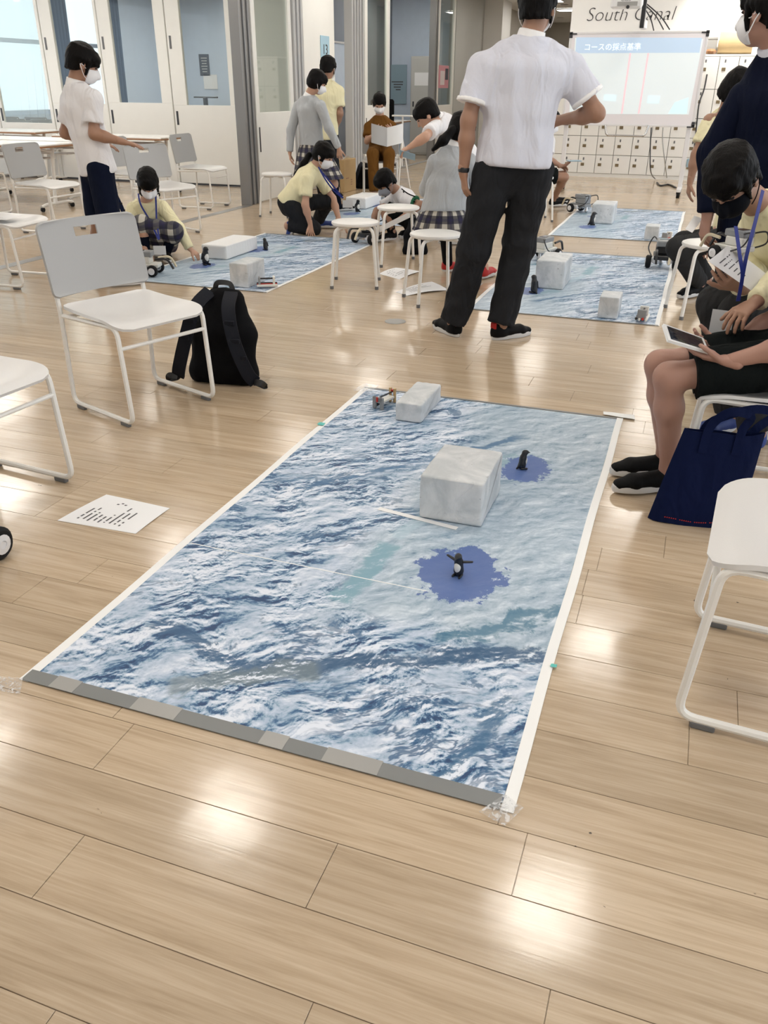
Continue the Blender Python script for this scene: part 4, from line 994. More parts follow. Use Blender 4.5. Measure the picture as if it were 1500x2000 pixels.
# dark tote bag in front of the tablet user
t = thing('tote_bag', 'dark blue cloth tote bag standing by the black sneakers', 'bag', G(1330, 1022))
bl, br = G(1266, 1014), G(1442, 1030); base = np.array(t.location)
wv = br-bl; wv[2] = 0; wl = np.linalg.norm(wv); wv /= wl; dv = np.array([-wv[1], wv[0], 0])
cb = (bl+br)/2-base
def tote(front):
    def fn(u, v):
        e = 2*u-1; th = (0.022*(1-v)+0.012)*(1-e**4)**0.5 if abs(e) < 1 else 0
        wid = wl/2*(1.0-0.16*v); off = wv*(0.045*v)
        p_ = cb+wv*e*wid+off+dv*((0.010+0.012*v)+(-th if front else th))
        return p_+np.array([0, 0, 0.001+0.335*v-0.012*math.sin(math.pi*u)*v+0.004*math.sin(9*u+4*v)])
    return fn
obj('front_panel', MB().sheet(18, 14, tote(True), 0.003), 'tote_navy', t, True); obj('back_panel', MB().sheet(18, 14, tote(False), 0.003), 'tote_navy', t, True)
obj('bottom', MB().sheet(10, 4, lambda u, v: tote(True)(u, 0)*(1-v)+tote(False)(u, 0)*v, 0.003), 'tote_navy', t)
for fr, sg in ((True, -1), (False, 1)):
    f = tote(fr); a, b_ = f(0.30, 0.80), f(0.70, 0.80); o = dv*sg*0.004
    m = strap_path(MB(), [a+o, f(0.30, 1.0)+o+np.array([0, 0, 0.02]), (f(0.38, 1)+np.array([0, 0, 0.075]))+o*2+wv*(0.03 if fr else 0.10), (f(0.6, 1)+np.array([0, 0, 0.07]))+o*2+wv*(0.04 if fr else 0.12), f(0.70, 1.0)+o+np.array([0, 0, 0.02])+wv*(0 if fr else 0.05), b_+o], 0.028, 0.003); obj('handle', m, 'tote_navy', t, True)
m = MB(); f = tote(True)
for i in range(26):
    if i % 7 == 6: continue
    a = f(0.15+0.62*i/26, 0.055)-dv*0.003; c = f(0.15+0.62*(i+0.55)/26, 0.055)-dv*0.003; m.add([a, c, c+(0, 0, 0.0035), a+(0, 0, 0.0035)], [(0, 1, 2, 3)])
obj('printing', m, 'red_plastic', t)
# cardboard carton with film
q = (G(690, 372)+G(663, 379))/2
t = thing('carton', 'open brown cardboard carton with plastic film beside the standing girl', 'box', (q[0]-0.17, q[1]+0.12, 0), 0.0)
obj('body', MB().box((0, 0, 0.21), (0.36, 0.44, 0.42), 0, 0.006), 'cardboard', t); obj('film', MB().sheet(10, 10, lambda u, v: ((u-0.5)*0.36, (v-0.5)*0.44, 0.43+0.035*math.sin(u*7+v*3)*math.sin(v*5)), 0.002), 'clear_tape', t, True)
m = MB()
for i, (y, z, wd) in enumerate(((-0.10, 0.18, 0.10), (0.05, 0.12, 0.05), (0.05, 0.09, 0.05), (0.05, 0.15, 0.05))): m.box((0.181, y, z), (0.002, wd, 0.012))
obj('marking', m, 'wood_edge', t)

# ------------------------------------------------------------------ floor outlet cover
q = G(772, 628); t = thing('floor_outlet', 'round grey floor outlet cover set into the planks', 'outlet', (q[0], q[1], 0)); obj('rim', MB().lathe([(0.066, 0.0), (0.066, 0.002), (0.060, 0.003)], 28), 'outlet_grey', t); obj('lid', MB().lathe([(0.055, 0.0), (0.055, 0.0035)], 28), 'outlet_grey', t)

# ------------------------------------------------------------------ lockers
LW, LY = 0.277, 15.0
def locker(label, x):
    t = thing('locker_column', label, 'locker', (x, LY, 0), 0, 'white locker columns along the back wall')
    obj('carcass', MB().span((-LW/2+0.001, 0.006, 0), (LW/2-0.001, 0.40, 1.76)), 'locker_gap', t); obj('plinth', MB().span((-LW/2, 0.0, 0), (LW/2, 0.01, 0.055)), 'locker_white', t)
    obj('top', MB().span((-LW/2, -0.012, 1.745), (LW/2, 0.41, 1.77)), 'locker_white', t)
    for z0, z1 in ((0.06, 0.335), (0.34, 0.615), (0.62, 0.895), (0.90, 1.30), (1.305, 1.74)):
        d = obj('door', MB().span((-LW/2+0.004, -0.014, z0), (LW/2-0.004, 0.006, z1-0.003), 0.003), 'locker_white', t)
        obj('lock', MB().box((-LW/2+0.075, -0.018, z1-0.145 if z1 < 1 else z1-0.17), (0.055, 0.010, 0.045), 0, 0.002), 'lock_brass', d); obj('name_plate', MB().box((-LW/2+0.085, -0.0155, z1-0.06), (0.022, 0.004, 0.04)), 'glide_grey', d)
    return t
l0 = locker('white locker column with small lock doors along the lettered wall', -2.93)
for i in range(1, 15): dup(l0, (-2.93+LW*i, LY, 0), 0, 'white locker column with small lock doors along the lettered wall')
t = thing('paper_roll', 'thick roll of brown kraft paper on top of the lockers', 'roll', (*atY(1435, 96, 15.2)[:2], 1.77)); obj('roll', MB().lathe([(0.04, -0.24), (0.145, -0.24), (0.15, -0.22), (0.15, 0.22), (0.145, 0.24), (0.04, 0.24)], 28, (0, 0, 0.15), (1, 0, 0)), 'kraft_roll', t, True); obj('core', MB().lathe([(0.038, -0.245), (0.038, 0.245)], 14, (0, 0, 0.15), (1, 0, 0)), 'cardboard', t)
qb = atY(1385, 96, 15.2); tag(obj('document_box', MB().box((qb[0], 15.28, 1.87), (0.2, 0.2, 0.20), 0, 0.005).box((qb[0], 15.28, 1.985), (0.21, 0.21, 0.03), 0, 0.004), 'outlet_grey'), 'grey document box with lid on the lockers behind the kraft roll', 'box')
tag(obj('rag_bundle', MB().lathe([(0.01, 0), (0.07, 0.01), (0.085, 0.04), (0.05, 0.07), (0.01, 0.075)], 12, (qb[0]+0.03, 15.06, 1.77)), 'wood_edge'), 'dark brown bundle lying beside the kraft roll', 'bundle')

# lettering on the wall
s0 = atY(1143, 41, 15.41)
t = tag(text('wall_lettering', 'South Canal', 0.275, 'lettering', frame((s0[0], 15.415, s0[2]-0.005), (1, 0, 0), (0, 0, 1)), None, 0.22, -0.006, 0.003, 'LEFT', 1.0), 'dark slanted lettering South Canal on the white wall above the whiteboard', 'lettering')

# ------------------------------------------------------------------ rolling whiteboard with projected slide
WY = 12.70
a, b_, c_, d_ = atY(1117, 64, WY), atY(1386, 63, WY), atY(1099, 241, WY), atY(1350, 248, WY)
xl, xr, zt, zb = (a[0]+c_[0])/2, (b_[0]+d_[0])/2, (a[2]+b_[2])/2, (c_[2]+d_[2])/2
t = thing('whiteboard', 'rolling whiteboard with a pale projected slide in front of the lockers', 'whiteboard', ((xl+xr)/2, WY, 0)); W2 = (xr-xl)/2
obj('panel', MB().span((-W2, -0.008, zb), (W2, 0.012, zt)), 'board_surface', t)
m = MB()
for s in (-1, 1): m.span((s*W2-0.015, -0.014, zb), (s*W2+0.015, 0.02, zt), 0.003)
m.span((-W2, -0.014, zt-0.012), (W2, 0.02, zt+0.012), 0.003); m.span((-W2, -0.014, zb-0.012), (W2, 0.02, zb+0.012), 0.003); obj('frame', m, 'board_frame', t)
for s in (-1, 1):
    for z, q in ((zt, -1), (zb, 1)):
        m = MB().span((s*W2-0.02, -0.018, z-0.016), (s*W2+0.02, 0.024, z+0.016), 0.003); m.span((s*W2-s*0.02, -0.018, z-0.016), (s*W2-s*0.075, -0.012, z+0.0)); m.span((s*W2-0.02, -0.018, z), (s*W2+0.02, -0.012, z+q*0.055)); obj('corner_bracket', m, 'dark_metal', t)
    m = MB().span((s*(W2-0.045)-0.028, 0.02, 0.10), (s*(W2-0.045)+0.028, 0.055, zt-0.02), 0.004); obj('post', m, 'board_frame', t)
    m = MB().span((s*(W2-0.045)-0.028, -0.30, 0.075), (s*(W2-0.045)+0.028, 0.34, 0.115), 0.004); obj('foot', m, 'board_frame', t)
    for y in (-0.26, 0.30):
        cs = obj('caster', MB().lathe([(0.01, -0.022), (0.038, -0.020), (0.038, 0.020), (0.01, 0.022)], 14, (s*(W2-0.045), y, 0.038), (1, 0, 0)), 'rubber', t, True)
        obj('fork', MB().box((s*(W2-0.045), y, 0.062), (0.055, 0.03, 0.03), 0, 0.004), 'dark_metal', cs)
u0, u1 = atY(1182, 247, WY)[0]-t.location[0], atY(1266, 250, WY)[0]-t.location[0]
obj('handle_bar', MB().tube(fillet([(u0, -0.01, zb), (u0+0.03, -0.04, zb-0.13), (u1-0.03, -0.04, zb-0.13), (u1, -0.01, zb)], 0.05), 0.014, 10), 'steel', t, True)
def bx(px, py): q = atY(px, py, WY); return q[0]-t.location[0], q[2]
def quad(name, mat, pts, y, par):
    q = [bx(*p_) for p_ in pts]; return obj(name, MB().prism([(x, y, z) for x, z in q], (0, 0.0008, 0)), mat, par)
sl = quad('slide', 'slide_white', [(1124, 74), (1374, 76), (1345, 224), (1112, 222)], -0.0100, t)
quad('title_bar', 'slide_blue', [(1126, 73), (1371, 74), (1366, 103), (1124, 104)], -0.0110, sl)
for x0, x1 in ((1231, 1214), (1266, 1247)): quad('red_line', 'slide_red', [(x0-1.2, 104), (x0+1.8, 104), (x1+1.8, 222), (x1-1.2, 222)], -0.0112, sl)
quad('picture', 'slide_grey', [(1266, 186), (1290, 187), (1287, 203), (1263, 202)], -0.0112, sl); quad('picture', 'slide_teal', [(1318, 200), (1345, 190), (1341, 222), (1305, 222)], -0.0112, sl); quad('picture', 'slide_grey', [(1180, 184), (1205, 185), (1203, 198), (1178, 197)], -0.0112, sl)
x0, z0 = bx(1140, 97)
text('slide_title', 'コースの採点基準', 0.092, 'slide_text', frame((x0, -0.0125, z0-0.005), (1, 0, 0), (0, 0, 1)), sl, 0, 0, 0.0005)
# projector on its boom, above the board
pq = atY(1224, 9, 12.25)
t = thing('projector', 'white projector on a boom above the whiteboard', 'projector', pq)
obj('body', MB().box((0, 0, 0.01), (0.36, 0.26, 0.10), 0, 0.012), 'tablet_white', t); gr = obj('front_grille', MB().box((0.02, -0.131, 0.0), (0.24, 0.004, 0.045)), 'outlet_grey', t)
obj('lens', MB().lathe([(0.02, -0.01), (0.02, 0.006)], 14, (0.03, -0.132, -0.035), (0, 1, 0)), 'black_plastic', t)
text('brand_print', 'CASIO', 0.042, 'ink', frame((0.0, -0.1322, 0.030), (1, 0, 0), (0, 0, 1)), t, 0, 0, 0.0004, 'CENTER')
obj('boom', MB().box((0.21, 0.06, 0.0), (0.05, 0.06, 0.50), 0, 0.006), 'black_plastic', t); obj('clamp', MB().box((0.205, 0.30, -0.198), (0.075, 0.34, 0.10), 0, 0.01), 'tablet_white', t)
obj('cable_bunch', MB().lathe([(0.02, -0.07), (0.035, -0.03), (0.035, 0.05), (0.02, 0.08)], 10, (0.17, -0.10, 0.02)), 'tablet_white', t, True)
t['group'] = 'presentation gear'
def cable(label, pts, r=0.008, mat='dark_metal'):
    tag(obj('cable', MB().tube(smooth_path(pts, 8), r, 6), mat, None, True), label, 'cable', 'cables of the whiteboard')
for i, pp in enumerate((((1256, 12), (1270, 35), (1277, 60)), ((1258, 8), (1280, 30), (1296, 58)), ((1260, 5), (1290, 32), (1308, 58)))):
    cable('thin grey cable drooping from the projector to the board top', [atY(x, y, 12.45) for x, y in pp], 0.007)
cable('black cable hanging from the board to the floor in front of the lockers', [atY(1272, 249, 12.66), atY(1270, 290, 12.62), atY(1271, 335, 12.6), G(1279, 352)+[0, 0, .02]], 0.008)
cable('pale cable hanging below the board beside the black one', [atY(1295, 249, 12.66), atY(1294, 275, 12.64), atY(1299, 320, 12.6), G(1302, 350)+[0, 0, .02]], 0.007, 'outlet_grey')
cable('black cable snaking over the floor to the board caster', [G(1283, 358)+[0, 0, .012], G(1290, 364)+[0, 0, .012], G(1305, 362)+[0, 0, .012], G(1320, 368)+[0, 0, .012]], 0.012)
cable('black cable hanging down the side of the lockers', [atY(1381, 145, 14.97), atY(1375, 175, 14.96), atY(1366, 200, 14.96), atY(1362, 230, 14.95), atY(1355, 300, 14.95)], 0.010)
pq = np.array([xr+0.042, 12.738, atY(1354, 319, 12.7)[2]]); t = thing('charger_block', 'small pale charger hanging beside the whiteboard post', 'charger', pq); obj('block', MB().box((0, 0, 0), (0.10, 0.06, 0.11), 0.2, 0.012), 'folder_blue', t); obj('plug', MB().box((0, 0, 0.07), (0.04, 0.03, 0.04), 0, 0.004), 'tablet_white', t)

# ------------------------------------------------------------------ signs, posters, things seen in the rooms
q = atX(634, 92, XW+0.021)
t = thing('room_sign', 'pale blue room sign with the number 13 on the white wall', 'sign', (XW+0.022, q[1], q[2])); obj('plate', MB().box((0.004, 0, 0), (0.008, 0.30, 0.27), 0, 0.002), 'sign_blue', t)
text('digits', '13', 0.17, 'lettering', frame((0.0095, 0, -0.085), (0, 1, 0), (0, 0, 1)), t, 0, 0, 0.001, 'CENTER', 1.1)
a, b_ = atX(857, 127, XW+0.004), atX(875, 172, XW+0.004)
t = thing('poster', 'pink poster with photo blocks stuck on the glazed panel', 'poster', (XW+0.006, (a[1]+b_[1])/2, (a[2]+b_[2])/2)); hh, ww = a[2]-b_[2], b_[1]-a[1]
obj('sheet', MB().box((0, 0, 0), (0.002, ww, hh)), 'poster_pink', t); m = MB().box((0.0016, -0.12*ww, -0.05*hh), (0.001, 0.42*ww, 0.62*hh)); obj('pale_block', m, 'poster_pale', t); obj('photo_block', MB().box((0.0016, 0.3*ww, 0.12*hh), (0.001, 0.3*ww, 0.5*hh)), 'notice_dark', t)
a = atY(399, 127, 18.98); t = thing('notice', 'dark printed notice on the pale blue wall behind the glass', 'notice', (a[0], 18.985, a[2])); obj('sheet', MB().box((0, 0, 0), (0.26, 0.006, 0.44)), 'notice_dark', t)
m = MB()
for i in range(6): m.box((0.0, -0.004, 0.14-0.055*i), (0.16-0.02*(i % 3), 0.002, 0.018))
obj('printing', m, 'wall_grey', t)
a = atY(411, 160, 18.98); t = thing('notice', 'white sheet pinned below the dark notice behind the glass', 'notice', (a[0], 18.985, a[2])); obj('sheet', MB().box((0, 0, 0), (0.36, 0.006, 0.30)), 'paper', t)
a = atY(402, 190, 14.8); t = thing('monitor_stand', 'black monitor arm rising behind the notice window', 'stand', (a[0], 14.8, 0)); obj('base', MB().lathe([(0.16, 0), (0.16, 0.02), (0.03, 0.04)], 18), 'black_plastic', t); obj('pole', MB().tube([(0, 0, 0.03), (0, 0, a[2])], 0.025, 8), 'black_plastic', t); obj('arm', MB().box((0, 0, a[2]), (0.48, 0.06, 0.025), 0, 0.004), 'black_plastic', t); obj('pivot', MB().box((0, -0.02, a[2]-0.07), (0.07, 0.07, 0.14), 0, 0.01), 'black_plastic', t)
def curtain(label, x, y0, y1, mat, z0=0.2, folds=7, amp=0.05, name='curtain'):
    m = MB(); m.sheet(folds*8, 4, lambda u, v: (x+amp*math.sin(u*folds*2*math.pi)+0.02*v, y0+(y1-y0)*u*(1-0.12*(1-v)*u), z0+(2.95-z0)*v), 0.006); tag(obj(name, m, mat, None, True), label, 'curtain')
curtain('white sheer curtain glowing in the outer window', -12.02, 11.7, 14.72, 'sheer_white', 0.4, 12, 0.035, 'sheer_curtain')
curtain('blue-grey curtain gathered in the middle of the outer window', -11.95, 14.78, 15.28, 'curtain_blue', 0.25, 5, 0.05)
curtain('blue-grey curtain gathered at the end of the outer window', -11.95, 16.30, 16.95, 'curtain_blue', 0.25, 6, 0.05)
a = atX(652, 82, -6.62); b_ = atX(673, 205, -6.62)
t = thing('classroom_board', 'pale blue board hanging on the slate wall in the opening', 'board', (-6.60, (a[1]+b_[1])/2, (a[2]+b_[2])/2)); obj('panel', MB().box((0, 0, 0), (0.03, abs(b_[1]-a[1])+0.3, abs(a[2]-b_[2])), 0, 0.004), 'wall_blue', t); obj('frame', MB().box((0.01, 0, -abs(a[2]-b_[2])/2), (0.05, abs(b_[1]-a[1])+0.32, 0.04)).box((0.01, 0, abs(a[2]-b_[2])/2), (0.04, abs(b_[1]-a[1])+0.32, 0.03)), 'board_frame', t)
a = atY(828, 110, 18.7); b_ = atY(846, 200, 18.7); cx = atY(826, 150, 18.7)[0]
t = thing('steel_cabinet', 'tall grey steel cabinet with a white notice inside the opening', 'cabinet', (cx, 18.75, 0)); obj('body', MB().box((0, 0, a[2]/2), (0.44, 0.4, a[2]), 0, 0.008), 'wall_grey', t); obj('door', MB().box((0, -0.205, a[2]/2), (0.41, 0.012, a[2]-0.08), 0, 0.003), 'wall_grey', t); obj('handle', MB().box((-0.15, -0.215, 0.98), (0.03, 0.012, 0.10)), 'dark_metal', t); obj('notice', MB().box((0.02, -0.213, a[2]-0.42), (0.30, 0.004, 0.24)), 'paper', t)
a = atY(772, 165, 18.97); t = thing('flip_chart', 'large blue-white written sheet on the far classroom wall', 'poster', (a[0]+0.05, 18.97, a[2])); obj('sheet', MB().box((0, 0, 0), (0.42, 0.01, 0.75)), 'folder_blue', t); m = MB()
for i in range(4): m.box((0.02*(i % 2), -0.007, 0.05-0.05*i), (0.26-0.05*i, 0.003, 0.02))
obj('writing', m, 'ink', t)
# black office chair behind the woman
a = G(768, 268, 0.5); t = thing('office_chair', 'black office chair with tall back inside the opening', 'chair', (-5.55, 15.4, 0)); obj('backrest', MB().box((0, 0, 0.86), (0.42, 0.07, 0.5), 0.3, 0.03), 'black_cloth', t); obj('seat', MB().box((0.08, -0.22, 0.47), (0.46, 0.44, 0.08), 0.3, 0.03), 'black_cloth', t); obj('column', MB().tube([(0.06, -0.18, 0.08), (0.06, -0.18, 0.44)], 0.03, 8), 'steel', t)
m = MB()
for k in range(5): m.tube([(0.06, -0.18, 0.09), (0.06+0.28*math.cos(k*1.2566), -0.18+0.28*math.sin(k*1.2566), 0.05)], 0.02, 6)
obj('star_base', m, 'black_plastic', t)
# white folding stand beside the woman
q = P(785, 330, 12.75); t = thing('folding_stand', 'thin white folding stand beside the woman in brown', 'stand', (q[0], q[1], 0))
for k, (dx, dy) in enumerate(((-0.12, 0.05), (0.10, 0.08), (0.0, -0.16))): obj('leg', MB().tube([(0, 0, 0.66), (dx, dy, 0.0)], 0.012, 6), 'white_tube', t)
obj('column', MB().tube([(0, 0, 0.3), (0, 0, 0.95)], 0.012, 6), 'white_tube', t); obj('collar', MB().box((0, 0, 0.42), (0.12, 0.05, 0.04), 0, 0.006), 'white_tube', t); obj('ledge', MB().box((0, -0.01, 0.95), (0.30, 0.05, 0.02), 0, 0.004), 'white_tube', t)

# ------------------------------------------------------------------ people
def shoe_meshes():
    u = SDF(0.009, 0.02)
    u.flat((-0.075, 0, 0.045), (0.10, 0, 0.038), (0, 1, 0), 0.036, 0.043, 0.046, 0.030); u.flat((0.10, 0, 0.036), (0.165, 0.0, 0.030), (0, 1, 0), 0.043, 0.030, 0.030, 0.018)
    u.frus((-0.045, 0, 0.04), (-0.055, 0, 0.105), 0.040, 0.036); u.plane((0, 0, 0.016), (0, 0, -1))
    a, f = u.polygonise(); me = bpy.data.meshes.new('shoe'); me.from_pydata([tuple(q) for q in a], [], [tuple(int(i) for i in q) for q in f]); me.polygons.foreach_set('use_smooth', [True]*len(me.polygons))
    out = []
    for i in range(28):
        t = 2*math.pi*i/28; x = 0.045+0.140*math.cos(t); y = math.sin(t)*(0.046 if x > 0.04 else 0.040)*(1-0.18*math.exp(-((x-0.03)/0.05)**2))
        out.append((x-0.002, y, 0.0))
    m = MB(); n = 28
    m.add([(x*1.0, y, 0.002) for x, y, z in out]+[(x*1.03, y*1.06, 0.014) for x, y, z in out]+[(x*1.02, y*1.0, 0.028+0.006*(x < -0.03)) for x, y, z in out], [(i, (i+1) % n, n+(i+1) % n, n+i) for i in range(n)]+[(n+i, n+(i+1) % n, 2*n+(i+1) % n, 2*n+i) for i in range(n)]+[tuple(range(n))[::-1], tuple(range(2*n, 3*n))])
    sm = m.mesh('sole'); sm.polygons.foreach_set('use_smooth', [True]*len(sm.polygons)); sm.set_sharp_from_angle(angle=0.7)
    return me, sm
SHOE, SOLE = shoe_meshes(); SHOE_M = {}
def shoe(par, base, ank, fwd, up, k, mat, sole='shoe_sole', heel=None):
    fwd = _n(fwd); up = _n(np.asarray(up)-fwd*(np.asarray(up)@fwd)); sd = np.cross(up, fwd)
    o = np.asarray(ank)-np.asarray(base)-up*0.085*k+fwd*0.045*k
    M = Matrix([[fwd[i]*k, sd[i]*k, up[i]*k, o[i]] for i in range(3)]+[[0, 0, 0, 1]])
    def get(me, m):
        if (me.name, m) not in SHOE_M:
            c = me.copy(); c.materials.append(MATS[m]); SHOE_M[(me.name, m)] = c
        return SHOE_M[(me.name, m)]
    s = bpy.data.objects.new('shoe', get(SHOE, mat)); COL.objects.link(s); s.parent = par; s.matrix_local = M
    q = bpy.data.objects.new('sole', get(SOLE, sole)); COL.objects.link(q); q.parent = s
    if heel:
        hq = obj('heel_tab', MB().box((-0.092, 0, 0.085), (0.016, 0.050, 0.042), 0, 0.007), heel, s)
def hand(w_, d, n, right, k, curl=0.35, h=0.0048, spread=0.10):
    d = _n(d); n = _n(np.asarray(n, float)-d*(np.asarray(n, float)@d)); th = np.cross(d, n)*(1 if right else -1); w_ = np.asarray(w_, float)
    s = SDF(h, 0.008*k); s.flat(w_-d*0.01*k, w_+d*0.080*k, th, 0.025*k, 0.038*k, 0.017*k, 0.0125*k); s.cap(w_-d*0.03*k, w_+d*0.012*k, 0.025*k, 0.023*k)
    for i, (o, L) in enumerate(((0.029, 0.070), (0.010, 0.078), (-0.010, 0.072), (-0.028, 0.056))):
        p_ = w_+d*(0.083-0.004*abs(i-1))*k+th*o*k; dd = _n(d+th*spread*(1.5-i)*0.7); c = curl*(1+0.12*i); r = 0.0088*k
        for j, fr in enumerate((0.45, 0.31, 0.24)):
            dd = _n(dd*math.cos(c)+n*math.sin(c)); nn = _n(n-dd*(n@dd)); q = p_+dd*L*fr*k; s.cap(p_, q, r, r*0.9, k=0.003); p_ = q; r *= 0.9; n_ = nn
    p_ = w_+d*0.028*k+th*0.022*k; dd = _n(d*0.70+th*0.62+n*0.30)
    for L, r in ((0.040, 0.0125), (0.030, 0.0098), (0.022, 0.0085)):
        q = p_+dd*L*k; s.cap(p_, q, r*k, r*0.88*k, k=0.006); p_ = q; dd = _n(dd+n*0.20*curl*2+d*0.25)
    return s
def vdir(v): return _n(SD*v[0]+HD*v[1]+np.array([0, 0, v[2]]))
def person(label, D0, H, face, J, shirt=('shirt_white', 'short'), legs=('charcoal', 'long'), shoes=('shoe_black', 'shoe_sole'), skin='skin', hair='short', mask='mask_white', hands=None, hem=0.05, collar=None, h=0.013, sock=None,
           skirt=None, wr=0.0025, tilt=0.0, feet=None, heel=None, bulk=1.0, cat='person', low_hair=0.0, full=1.0):
    k = H/1.70; j = {n: (np.asarray(q, float) if isinstance(q, np.ndarray) else P(q[0], q[1], D0+q[2])) for n, q in J.items()}
    base = np.array([j['pv'][0], j['pv'][1], 0.0]); t = thing('person', label, cat, base)
    f = vdir(face); side = _n(j['sR']-j['sL']); up = np.array([0, 0, 1.0]); u = _n(up-f*(up@f)+side*tilt); u = _n(u-f*(u@f)); r = np.cross(f, u)
    hk = 0.62+0.38*k; A = (r, f, u)
    def L(a, b_, c): return j['hd']+(r*a+f*b_+u*c)*hk
    for s in 'LR': j['s'+s] = j['s'+s]+(j['nk']-j['s'+s])*0.16-_n(j['nk']-j['pv'])*0.030*k
    span = np.linalg.norm(j['sR']-j['sL'])/2; SW = max(0.135*k, min(0.20*k, span*1.02))
    nk, pv = j['nk'], j['pv']; waist = pv+(nk-pv)*0.40; chest = pv+(nk-pv)*0.74; ax = _n(nk-pv); b = SDF(h, 0.03*k)
    b.flat(pv, waist, side, 0.125*k, 0.105*k, 0.085*k, 0.075*k); b.flat(waist, chest, side, 0.105*k, 0.13*k, 0.075*k, 0.085*k); b.cap(chest, nk, 0.075*k, 0.052*k)
    b.cap(nk, L(0, -0.02, -0.06), 0.054*k, 0.052*k)
    for s in 'LR':
        b.cap(chest+(nk-chest)*0.5, j['s'+s], 0.05*k, 0.045*k); b.cap(j['s'+s], j['e'+s], 0.044*k, 0.036*k); b.cap(j['e'+s], j['e'+s]*0.65+j['w'+s]*0.35, 0.037*k, 0.037*k); b.cap(j['e'+s]*0.65+j['w'+s]*0.35, j['w'+s], 0.036*k, 0.025*k)
        b.cap(j['h'+s], j['k'+s], 0.070*k, 0.050*k); kn, an = j['k'+s], j['a'+s]; b.cap(kn, kn*0.68+an*0.32, 0.050*k, 0.051*k); b.cap(kn*0.68+an*0.32, an, 0.050*k, 0.034*k); b.cap(an, an-_n(an-kn)*0.0+np.array([0, 0, -0.02]), 0.034*k, 0.034*k)
    hd = SDF(0.0075 if h < 0.0135 else 0.010, 0.016*hk)
    hd.ell(L(0, -0.012, 0.028), A, np.array([0.075, 0.094, 0.086])*hk); hd.ell(L(0, 0.026, -0.035), A, np.array([0.060, 0.066, 0.080])*hk); hd.ell(L(0, 0.052, -0.092), A, np.array([0.030, 0.030, 0.022])*hk)
    hd.cap(L(0, 0.090, 0.0), L(0, 0.104, -0.032), 0.009*hk, 0.0125*hk, k=0.008); hd.cap(L(-0.030, 0.074, 0.018), L(0.030, 0.074, 0.018), 0.014*hk)
    for s in (-1, 1): hd.ell(L(s*0.077, -0.008, -0.018), A, np.array([0.010, 0.020, 0.031])*hk, k=0.006)
    hd.cap(nk, L(0, -0.02, -0.06), 0.053*k, 0.052*k)
    hd.cap(L(-0.018, 0.078, -0.070), L(0.018, 0.078, -0.070), 0.008*hk, k=0.006)
    parts = [b, hd]; hs = hands or {}
    for s in 'LR':
        g = hs.get(s, {})
        if g is None: continue
        d = j['g'+s]-j['w'+s] if 'g'+s in j else j['w'+s]-j['e'+s]
        parts.append(hand(j['w'+s], d, vdir(g['n']) if 'n' in g else (pv-j['w'+s])*np.array([1, 1, 0])+np.array([0, 0, -0.05]), s == 'R', k*0.98, g.get('c', 0.35), 0.0045 if h < 0.0115 else 0.0065, g.get('s', 0.10)))
    meshed('body', parts, base, skin, t)
    for s in (-1, 1):
        e = SDF(0.0035, 0.0); e.ell(L(s*0.030, 0.0800, 0.001), A, np.array([0.013, 0.009, 0.0065])*hk); meshed('eye', [e], base, 'eye_dark', t)
    # hair
    q = SDF(0.0075 if h < 0.0135 else 0.010, 0.02*hk); q.ell(L(0, -0.016, 0.036), A, np.array([0.087, 0.104, 0.092])*hk)
    if hair in ('bob', 'tail', 'bun'): q.ell(L(0, -0.040, -0.010), A, np.array([0.086, 0.080, 0.082])*hk)
    else: q.ell(L(0, -0.048, -0.008), A, np.array([0.078, 0.062, 0.068])*hk)
    if hair == 'bob': q.ell(L(0, -0.035, -0.060-low_hair), A, np.array([0.090, 0.072, 0.066])*hk)
    if hair in ('short', 'bob', 'bangs', 'tail'): q.ell(L(0, 0.062, 0.050), A, np.array([0.070, 0.042, 0.040])*hk)
    q.ell(L(0, 0.112, -0.050), A, np.array([0.076, 0.085, 0.078])*hk, op='s')
    if hair in ('short', 'bangs'):
        for s in (-1, 1): q.ell(L(s*0.090, 0.015, -0.050), A, np.array([0.034, 0.060, 0.052])*hk, op='s')
        q.plane(L(0, 0, -0.072), -u+f*0.15)
    rs = np.random.RandomState(len(label)); nl = 30
    for i in range(nl):
        a_ = 2*math.pi*(i+0.5*rs.rand())/nl; ca, sa = math.cos(a_), math.sin(a_); front = max(0, sa); back = max(0, -sa)
        zb_ = 0.016+0.016*rs.rand() if front > 0.55 else (-0.012 if abs(sa) < 0.4 else -0.062)
        if hair in ('bob',) and front <= 0.55: zb_ = -0.095-low_hair
        if hair in ('tail', 'bun'): zb_ = 0.030 if front > 0.5 else -0.045
        if hair == 'bun' and front > 0.3: continue
        r0 = np.array([0.066, 0.080]); r1 = np.array([0.086, 0.101])*(1.0 if zb_ > -0.03 else 0.93)
        q.cap(L(ca*r0[0], sa*r0[1]-0.012, 0.085), L(ca*r1[0], sa*r1[1]-0.008, max(zb_, 0.02)), 0.014*hk, 0.011*hk, k=0.006)
        if zb_ < 0.02: q.cap(L(ca*r1[0], sa*r1[1]-0.008, 0.02), L(ca*r1[0]*0.96+0.006*(rs.rand()-0.5), sa*r1[1]*0.94-0.012, zb_), 0.012*hk, 0.0085*hk, k=0.006)
    q.wrinkle(0.0026, 120, 5, (1, 1, 0.22)); hp = [q]
    if hair == 'tail':
        z_ = SDF(0.008 if h < 0.0135 else 0.010, 0.015); p_ = [j[n] for n in ('t0', 't1', 't2') if n in j]
        for a_, c_, r0, r1 in zip(p_, p_[1:], (0.030, 0.034), (0.034, 0.014)): z_.cap(a_, c_, r0*hk, r1*hk)
        z_.wrinkle(0.003, 60, 2); hp.append(z_)
